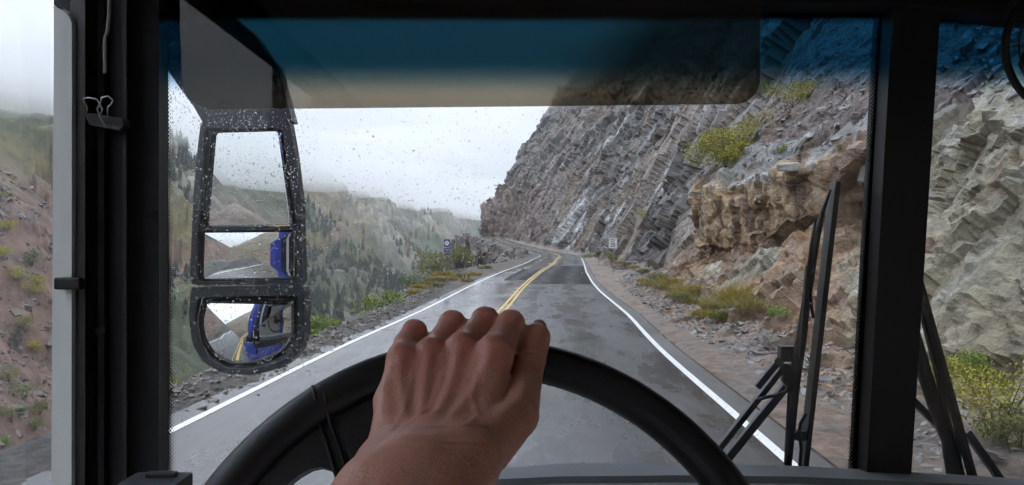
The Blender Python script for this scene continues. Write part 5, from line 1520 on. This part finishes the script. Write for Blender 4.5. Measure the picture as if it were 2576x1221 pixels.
def conifers():
    r = np.random.default_rng(5)
    n = 90000
    a = np.radians(r.uniform(-37, 2, n)); R = 60 * (1400 / 60) ** r.uniform(0, 1, n)
    X, Y = R * np.sin(a), R * np.cos(a)
    z, e, far, rid, d = ground(X, Y)
    dn = fbm(X * .016, Y * .016, z * .02, 4, 401) + .35 * fbm(X * .06, Y * .06, 0 * X, 3, 411)
    band = np.degrees(a)
    w_ = sstep(-.08, .28, dn) * far
    w_ *= np.where((band < -31), 0.0, 1)
    w_ *= np.where(z > 70, 0, 1)
    low = far * (z < -6) * (band > -19) * (band < -8) * (Y < 420)
    w_ = np.maximum(w_, low * .9)
    # keep the ground density even: the sample is log-uniform in R
    w_ *= np.where(low > 0, 1.0, np.clip((R / 420) ** 1.5, 0, 1)) * np.where(low > 0, .16, .5)
    keep = r.uniform(0, 1, n) < w_
    X, Y, z = X[keep], Y[keep], z[keep]
    px = 1288 + FP * X / Y; py = 630 - FP * (z - EYE) / Y
    h = r.uniform(3.6, 8.0, len(X)) * np.where(r.uniform(0, 1, len(X)) < .25, .6, 1)
    # a few by hand: ledge trees beside the far road
    hand = [(1176, 612, 150, 6.0), (1158, 638, 140, 5), (1166, 632, 146, 5), (1150, 645, 135, 4), (1208, 642, 120, 3.4)]
    o = np.argsort(-h / Y)
    X, Y, z, h = X[o], Y[o], z[o], h[o]
    meshes = []
    for V, Fc in CONS:
        t = np_mesh("conifer", V, Fc, M['conifer'], smooth=False); meshes.append(t.data); bpy.data.objects.remove(t)
    m = min(290, len(X))
    for i in range(m):
        q = bpy.data.objects.new("conifer_tree", meshes[i % 6]); C.objects.link(q)
        q.location = (X[i], Y[i], z[i] - .2); wd = r.uniform(.9, 1.45); q.scale = (h[i] * wd, h[i] * wd, h[i]); q.rotation_euler = (0, 0, r.uniform(0, 6))
        tag(q, "dark green conifer standing on the far valley wall under the cloud", "tree", "conifers on the far valley wall")
    for i, (qx, qy, Yd, hh) in enumerate(hand):
        xw = (qx - 1288) / FP * Yd
        q = bpy.data.objects.new("conifer_tree", meshes[i % 6]); C.objects.link(q)
        q.location = (xw, Yd, g(xw, Yd) - .3); q.scale = (hh * .9, hh * .9, hh)
        zt_ = EYE - (qy - 25 - 630) / FP * Yd - g(xw, Yd)
        q.scale = (max(3, zt_) * .55,) * 2 + (max(3, zt_),)
        tag(q, "dark conifer on the rocky bank below the far road", "tree", "conifers on the bank below the far road")
    VV = []; FF = []; off = 0
    rest = list(range(m, len(X)))[:2600]
    for i in rest:
        V, Fc = CONS[i % 6]
        VV.append(V * np.array([h[i] * 1.1, h[i] * 1.1, h[i]]) + np.array([X[i], Y[i], z[i] - .2])); FF.append(Fc + off); off += len(V)
    if rest:
        t = np_mesh("distant_forest", np.concatenate(VV), np.concatenate(FF), M['conifer'], smooth=False)
        tag(t, kind='stuff')
    print("conifers", m, len(rest))
conifers()
for i, (px, py, s) in enumerate(((1115, 648, 3.2), (1228, 647, 3.0), (1100, 645, 3.0))):
    pass
for i, (px, py) in enumerate(((905, 648 - 60), (1012, 700 - 80))):
    p = ray_ground(px + 10, py + 3)
    k = p.y / 100
    e = shrub((p.x, p.y, p.z - .3), (2.0 * k, 2 * k, 2.4 * k), 'aspen', ["golden aspen standing among the conifers right of the side mirror", "small golden aspen on the far wall nearer the purple sign"][i], 500, .3, 260 + i, None, 'tree')

# ------------------------------------------------------------------ loose stone and leaves
def shards(name, P, N_, S, mt, seed, flat=.35, label=None, kind='stuff'):
    r = np.random.default_rng(seed); n = len(P)
    base = np.array([(-1, -.8, -1), (1, -.6, -1), (.8, .9, -1), (-.7, .7, -1), (-.8, -.5, 1), (.7, -.7, 1), (.9, .5, 1), (-.9, .8, 1)], float) * .5
    f = np.array([(0, 3, 2, 1), (4, 5, 6, 7), (0, 1, 5, 4), (1, 2, 6, 5), (2, 3, 7, 6), (3, 0, 4, 7)])
    B = base[None] * (1 + r.uniform(-.4, .4, (n, 8, 3)))
    B = B * (S[:, None, None] * np.stack([r.uniform(.7, 1.5, n), r.uniform(.5, 1.1, n), flat * r.uniform(.5, 1.3, n)], 1)[:, None])
    ax = r.normal(size=(n, 3)) * .35 + N_; ax /= np.linalg.norm(ax, axis=1, keepdims=True)
    t = np.cross(ax, r.normal(size=(n, 3))); t /= np.linalg.norm(t, axis=1, keepdims=True); u = np.cross(ax, t)
    V = P[:, None] + B[..., 0:1] * t[:, None] + B[..., 1:2] * u[:, None] + B[..., 2:3] * ax[:, None]
    Fq = (f[None] + (np.arange(n) * 8)[:, None, None]).reshape(-1, 4)
    o = np_mesh(name, V.reshape(-1, 3), Fq, mt, smooth=False)
    if kind: tag(o, kind=kind)
    return o
def litter(name, P, S, mt, seed):
    r = np.random.default_rng(seed); n = len(P)
    t = r.normal(size=(n, 3)) * np.array([1, 1, .35]); t /= np.linalg.norm(t, axis=1, keepdims=True)
    u = np.cross(t, r.normal(size=(n, 3)) * .3 + np.array([0, 0, 1])); u /= np.linalg.norm(u, axis=1, keepdims=True)
    V = np.stack([P - t * S[:, None], P + u * (S * .5)[:, None], P + t * S[:, None], P - u * (S * .5)[:, None]], 1)
    return tag(np_mesh(name, V.reshape(-1, 3), np.arange(n * 4).reshape(n, 4), mt, smooth=False), kind='stuff')
r_ = np.random.default_rng(77)
CY = CP[..., 1]; 
def pick(mask_w, n):
    """random points of the cliff grid, drawn with the given weights"""
    wv_ = mask_w.ravel(); c = np.cumsum(wv_); i = np.searchsorted(c, r_.uniform(0, c[-1], n)); i = np.minimum(i, len(wv_) - 1)
    return CP.reshape(-1, 3)[i] + r_.normal(0, .03, (n, 3)) * np.array([1, 1, .2]), -0 + CN.reshape(-1, 3)[i]
cell = np.gradient(CY, axis=0)
P, N_ = pick(cell * ((CU > .75) & (CU < 1.9) & (CY > 7) & (CY < 48)) * (1.25 - np.abs(CU - 1.25)), 5200)
shards("roadside_rubble", P, np.array([0, 0, 1]) + 0 * N_, np.clip(r_.lognormal(math.log(.07), .5, len(P)), .02, .28), M['shard'], 1)
P, N_ = pick(cell * ((CU > 6.1) & (CU < 8.3) & (CY > 14) & (CY < 42)), 4200)
shards("scree", P, N_, np.clip(r_.lognormal(math.log(.13), .5, len(P)), .05, .6), M['shard'], 2)
P, N_ = pick(cell * ((CU > 1.0) & (CU < 1.85) & (CY > 10) & (CY < 40)) * (vnoise(CP[..., 0] * .8, CY * .35, 0 * CY, 4) > .0), 1900)
litter("fallen_leaves", P + np.array([0, 0, .035]), r_.uniform(.025, .06, len(P)), M['leaf_litter'], 3)
n = 5500
Yv = r_.uniform(9, 62, n) ** 1.0; c_, z_, h_ = road(Yv)
sh_ = shoulder_w(Yv); off = h_ + .45 + sh_ + r_.normal(-.15, .42, n)
Xv = c_ - off
zg = ground(Xv, Yv)[0]
shards("verge_rubble", np.stack([Xv, Yv, zg + .02], 1), np.tile([0., 0., 1.], (n, 1)), np.clip(r_.lognormal(math.log(.055), .5, n), .02, .22), M['verge_stone'], 4)
n = 2600
Yv = r_.uniform(84, 310, n); c_, z_, h_ = road(Yv)
ee = r_.uniform(.2, 1, n) ** 1.5 * 13
Xv = c_ - (h_ + .45 + shoulder_w(Yv) + ee) / np.hypot(1, 0)
zg = ground(Xv, Yv)[0]
nrm_ = np.tile([-.6, -.35, .7], (n, 1)) + r_.normal(0, .25, (n, 3))
shards("bank_rocks", np.stack([Xv, Yv, zg + .05], 1), nrm_, np.clip(r_.lognormal(math.log(1.0), .45, n), .4, 2.6), M['bank_stone'], 5, .55)
n = 1500
an_ = np.radians(r_.uniform(-38, -31, n)); R_2 = 70 * (260 / 70) ** r_.uniform(0, 1, n)
Xv, Yv = R_2 * np.sin(an_), R_2 * np.cos(an_)
zg, e_, far_w, _a, _b = ground(Xv, Yv); kk = far_w
shards("scree_stones", np.stack([Xv, Yv, zg], 1)[kk], np.tile([.5, 0., .8], (int(kk.sum()), 1)), np.clip(r_.lognormal(math.log(.8), .5, n), .3, 2.2)[kk] * (R_2[kk] / 170), M['bank_stone'], 6, .5)
# the bigger, paler blocks one can single out
bl = [(1990, 425, .75, "pale flat rock on the scree below the small green plant"), (2030, 345, .55, "pale rock high on the scree, right of the yellow bush"), (1896, 338, .45, "pale rock lying beside the right end of the yellow bush"), (2150, 345, .5, "pale rock near the top of the scree, left of the centre post"),
      (2270 - 110, 440, .7, "pale rock above the tip of the left wiper"), (1965, 560, .0, ""), (1690, 488, .5, "white slab on the left lip of the ochre rock"), (1840, 470, .55, "white slab lying on the lip of the ochre rock")]
for i, (px, py, s, lb) in enumerate(bl):
    if s == 0: continue
    p, nn = cliff_at(px, py)
    o = shards("boulder", np.array([[p.x, p.y, p.z + .05]]), np.array([[nn.x, nn.y, nn.z]]), np.array([s]), M['pale_stone'], 30 + i, .4, kind=None)
    md = o.modifiers.new("b", 'BEVEL'); md.width = .06; md.segments = 2
    tag(o, lb, 'rock')
b_ = MB().tube([gp(0, 0, 1) and (gpz(1002, 36)[0], 36, gpz(1002, 36)[2] + .12), (gpz(1035, 37)[0], 37, gpz(1035, 37)[2] + .14)], [.05, .06], 8).build("fallen_log", M['pole'])
tag(b_, "grey fallen log on the stony left verge short of the purple sign", "log")

# ------------------------------------------------------------------ signs and poles
def text_mesh(name, s, size, loc, mt, parent, bold=.0, sx=1.0):
    cu = bpy.data.curves.new(name, 'FONT'); cu.body = s; cu.size = size; cu.align_x = 'CENTER'; cu.align_y = 'CENTER'; cu.extrude = .001; cu.offset = bold
    o = bpy.data.objects.new(name, cu); C.objects.link(o)
    dg = bpy.context.evaluated_depsgraph_get(); me = bpy.data.meshes.new_from_object(o.evaluated_get(dg))
    bpy.data.objects.remove(o)
    q = link_mesh(name, me, mt, parent); me.materials.clear(); me.materials.append(mt)
    q.rotation_euler = (math.radians(90), 0, 0); q.location = loc; q.scale = (sx, 1, 1)
    return q
def panel(b, wd, ht, c, th=.004, r=.03):
    pts = []
    for (cx_, cz_, a0_) in ((wd / 2 - r, ht / 2 - r, 0), (-wd / 2 + r, ht / 2 - r, 90), (-wd / 2 + r, -ht / 2 + r, 180), (wd / 2 - r, -ht / 2 + r, 270)):
        for t in (0, 30, 60, 90): pts.append((c[0] + cx_ + r * math.cos(math.radians(a0_ + t)), c[1], c[2] + cz_ + r * math.sin(math.radians(a0_ + t))))
    return b.prism(pts, (0, th, 0))
# speed limit sign
SY_ = 54.0
q = on_cliff(1544, 690); sp_ = at(1542, 612, SY_)
X0 = sp_.x; Z0 = float(EYE - (672 - 630) / FP * SY_)
sgn = empty("speed_limit_sign", (X0, SY_, Z0 - .2)); tag(sgn, "white speed limit sign reading 25 on a thin post at the cliff foot", "road sign")
zc = EYE - (612 - 630) / FP * SY_ - (Z0 - .2)
panel(MB(), .66, .82, (0, 0, zc)).build("sign_panel", M['sign_white'], sgn)
b = MB(); 
panel(b, .62, .78, (0, -.0005, zc), .0003); bb = b.build("panel_border", M['sign_black'], sgn)
panel(MB(), .60, .76, (0, -.0015, zc), .0008).build("sign_face", M['sign_white'], sgn)
text_mesh("lettering", "SPEED", .155, (0, -.003, zc + .26), M['sign_black'], sgn, .002, .95)
text_mesh("lettering", "LIMIT", .155, (0, -.003, zc + .11), M['sign_black'], sgn, .002, .95)
text_mesh("lettering", "25", .40, (0, -.003, zc - .155), M['sign_black'], sgn, .008, 1.0)
MB().box((-.03, .005, -.4), (.03, .04, zc + .5)).build("post", M['post'], sgn)
# scenic route sign
SY2 = 56.0
X0 = at(1124, 640, SY2).x; Z0 = g(X0, SY2)
sg = empty("byway_sign", (X0, SY2, Z0)); tag(sg, "purple scenic route sign with a round white emblem beside the big shrub", "road sign")
zc = EYE - (617 - 630) / FP * SY2 - Z0
zc2 = zc - .26
wd = .54
def z_of(py): return EYE - (py - 630) / FP * SY2 - Z0
panel(MB(), .53, z_of(602) - z_of(622) , (0, 0, (z_of(602) + z_of(622)) / 2)).build("sign_panel", M['sign_pale'], sg)
zc = (z_of(602) + z_of(622)) / 2; hh = z_of(602) - z_of(622)
panel(MB(), .49, hh - .04, (0, -.001, zc), .0008).build("sign_face", M['sign_purple'], sg)
MB().prism([(.195 * math.cos(a), -.002, zc + .195 * math.sin(a)) for a in np.linspace(0, 2 * math.pi, 32, endpoint=False)], (0, .0008, 0)).build("emblem_disc", M['sign_white'], sg)
MB().ring([(.175 * math.cos(a), -.0028, zc + .175 * math.sin(a)) for a in np.linspace(0, 2 * math.pi, 32, endpoint=False)], [(.155 * math.cos(a), -.0028, zc + .155 * math.sin(a)) for a in np.linspace(0, 2 * math.pi, 32, endpoint=False)], (0, .0006, 0)).build("emblem_ring", M['sign_pale'], sg)
MB().prism([(x, -.003, zc + z) for x, z in ((-.13, .08), (-.05, .05), (.02, .06), (.12, .05), (.05, .02), (.0, -.04), (-.05, -.02), (-.10, .01))], (0, .0008, 0)).build("emblem_bird", M['sign_green'], sg)
zc = (z_of(624) + z_of(636)) / 2; hh = z_of(624) - z_of(636)
panel(MB(), .53, hh, (.01, 0, zc), .004, .02).build("sign_panel", M['sign_pale'], sg)
panel(MB(), .49, hh - .04, (.01, -.001, zc), .0008, .02).build("sign_face", M['sign_purple'], sg)
MB().box((-.14, -.0022, zc + .015), (.20, -.0014, zc + .06)).box((-.08, -.0022, zc - .07), (.12, -.0014, zc - .035)).build("lettering", M['sign_pale'], sg)
MB().box((-.022, .006, -.4), (.022, .04, zc + .6)).build("post", M['post_dark'], sg)
# power poles on the far ridge
def hpole(px, pyb, Y, h, label):
    p, n_ = cliff_at(px, pyb)
    x = (px - 1288) / FP * Y; zb_ = EYE - (pyb - 630) / FP * Y
    e = empty("power_pole", (x, Y, zb_ - 1.5)); tag(e, label, "power pole")
    for s in (-1, 1):
        MB().tube([(s * 1.15, 0, -2), (s * 1.15, 0, h + 1.5)], [.18, .12], 8).build("pole", M['pole'], e)
    MB().box((-2.6, -.12, h + .9), (2.6, -.0, h + 1.15)).build("crossarm", M['pole'], e)
    for s in (-2.3, 0, 2.3): MB().tube([(s, -.06, h + 1.15), (s, -.06, h + 1.6)], .09, 8).build("insulator", M['steel_black'], e)
hpole(1258, 508, 300, 7.5, "wooden H-frame power pole on the ridge at the cliff's left shoulder")
e = empty("power_pole", (at(1246, 520, 310).x, 310, at(1246, 515, 310).z - 2)); tag(e, "single wooden power pole just left of the H-frame pole", "power pole")
MB().tube([(0, 0, -2), (0, 0, 6)], [.16, .1], 8).build("pole", M['pole'], e)
MB().box((-1, -.1, 5), (1, 0, 5.2)).build("crossarm", M['pole'], e)
ORD = ['first', 'second', 'third', 'fourth', 'fifth', 'sixth', 'seventh', 'eighth', 'ninth', 'tenth', 'eleventh', 'twelfth', 'thirteenth', 'fourteenth', 'fifteenth', 'sixteenth', 'seventeenth', 'eighteenth', 'nineteenth', 'twentieth']
def relabel(grp, key, fmt):
    L = sorted([o for o in C.objects if o.get("group") == grp], key=key)
    for i, o in enumerate(L): o["label"] = fmt(i, o)
relabel('grass clumps along the foot of the right slope', lambda o: -o.location.y, lambda i, o: "%s of the roadside grass clumps along the right slope, counted from the bend towards us" % ORD[i])
relabel('golden grass clumps by the purple sign', lambda o: o.location.y, lambda i, o: "%s golden grass clump on the left verge, counted from us towards the bend" % ORD[i])
relabel('conifers on the bank below the far road', lambda o: o.location.x / o.location.y, lambda i, o: "%s from the left of the dark conifers on the bank below the far road" % ORD[i])
for kd in ('yellow', 'olive', 'willow'):
    col = {'yellow': 'yellow', 'olive': 'olive', 'willow': 'green'}[kd]
    g_ = {'yellow': 'yellow shrub', 'olive': 'olive shrub', 'willow': 'willow'}[kd] + "s outside the driver's window"
    relabel(g_, lambda o: -(o.location.z - EYE) / o.location.y, lambda i, o: "%s from the top of the %s shrubs on the red scree outside the side window" % (ORD[i], col))
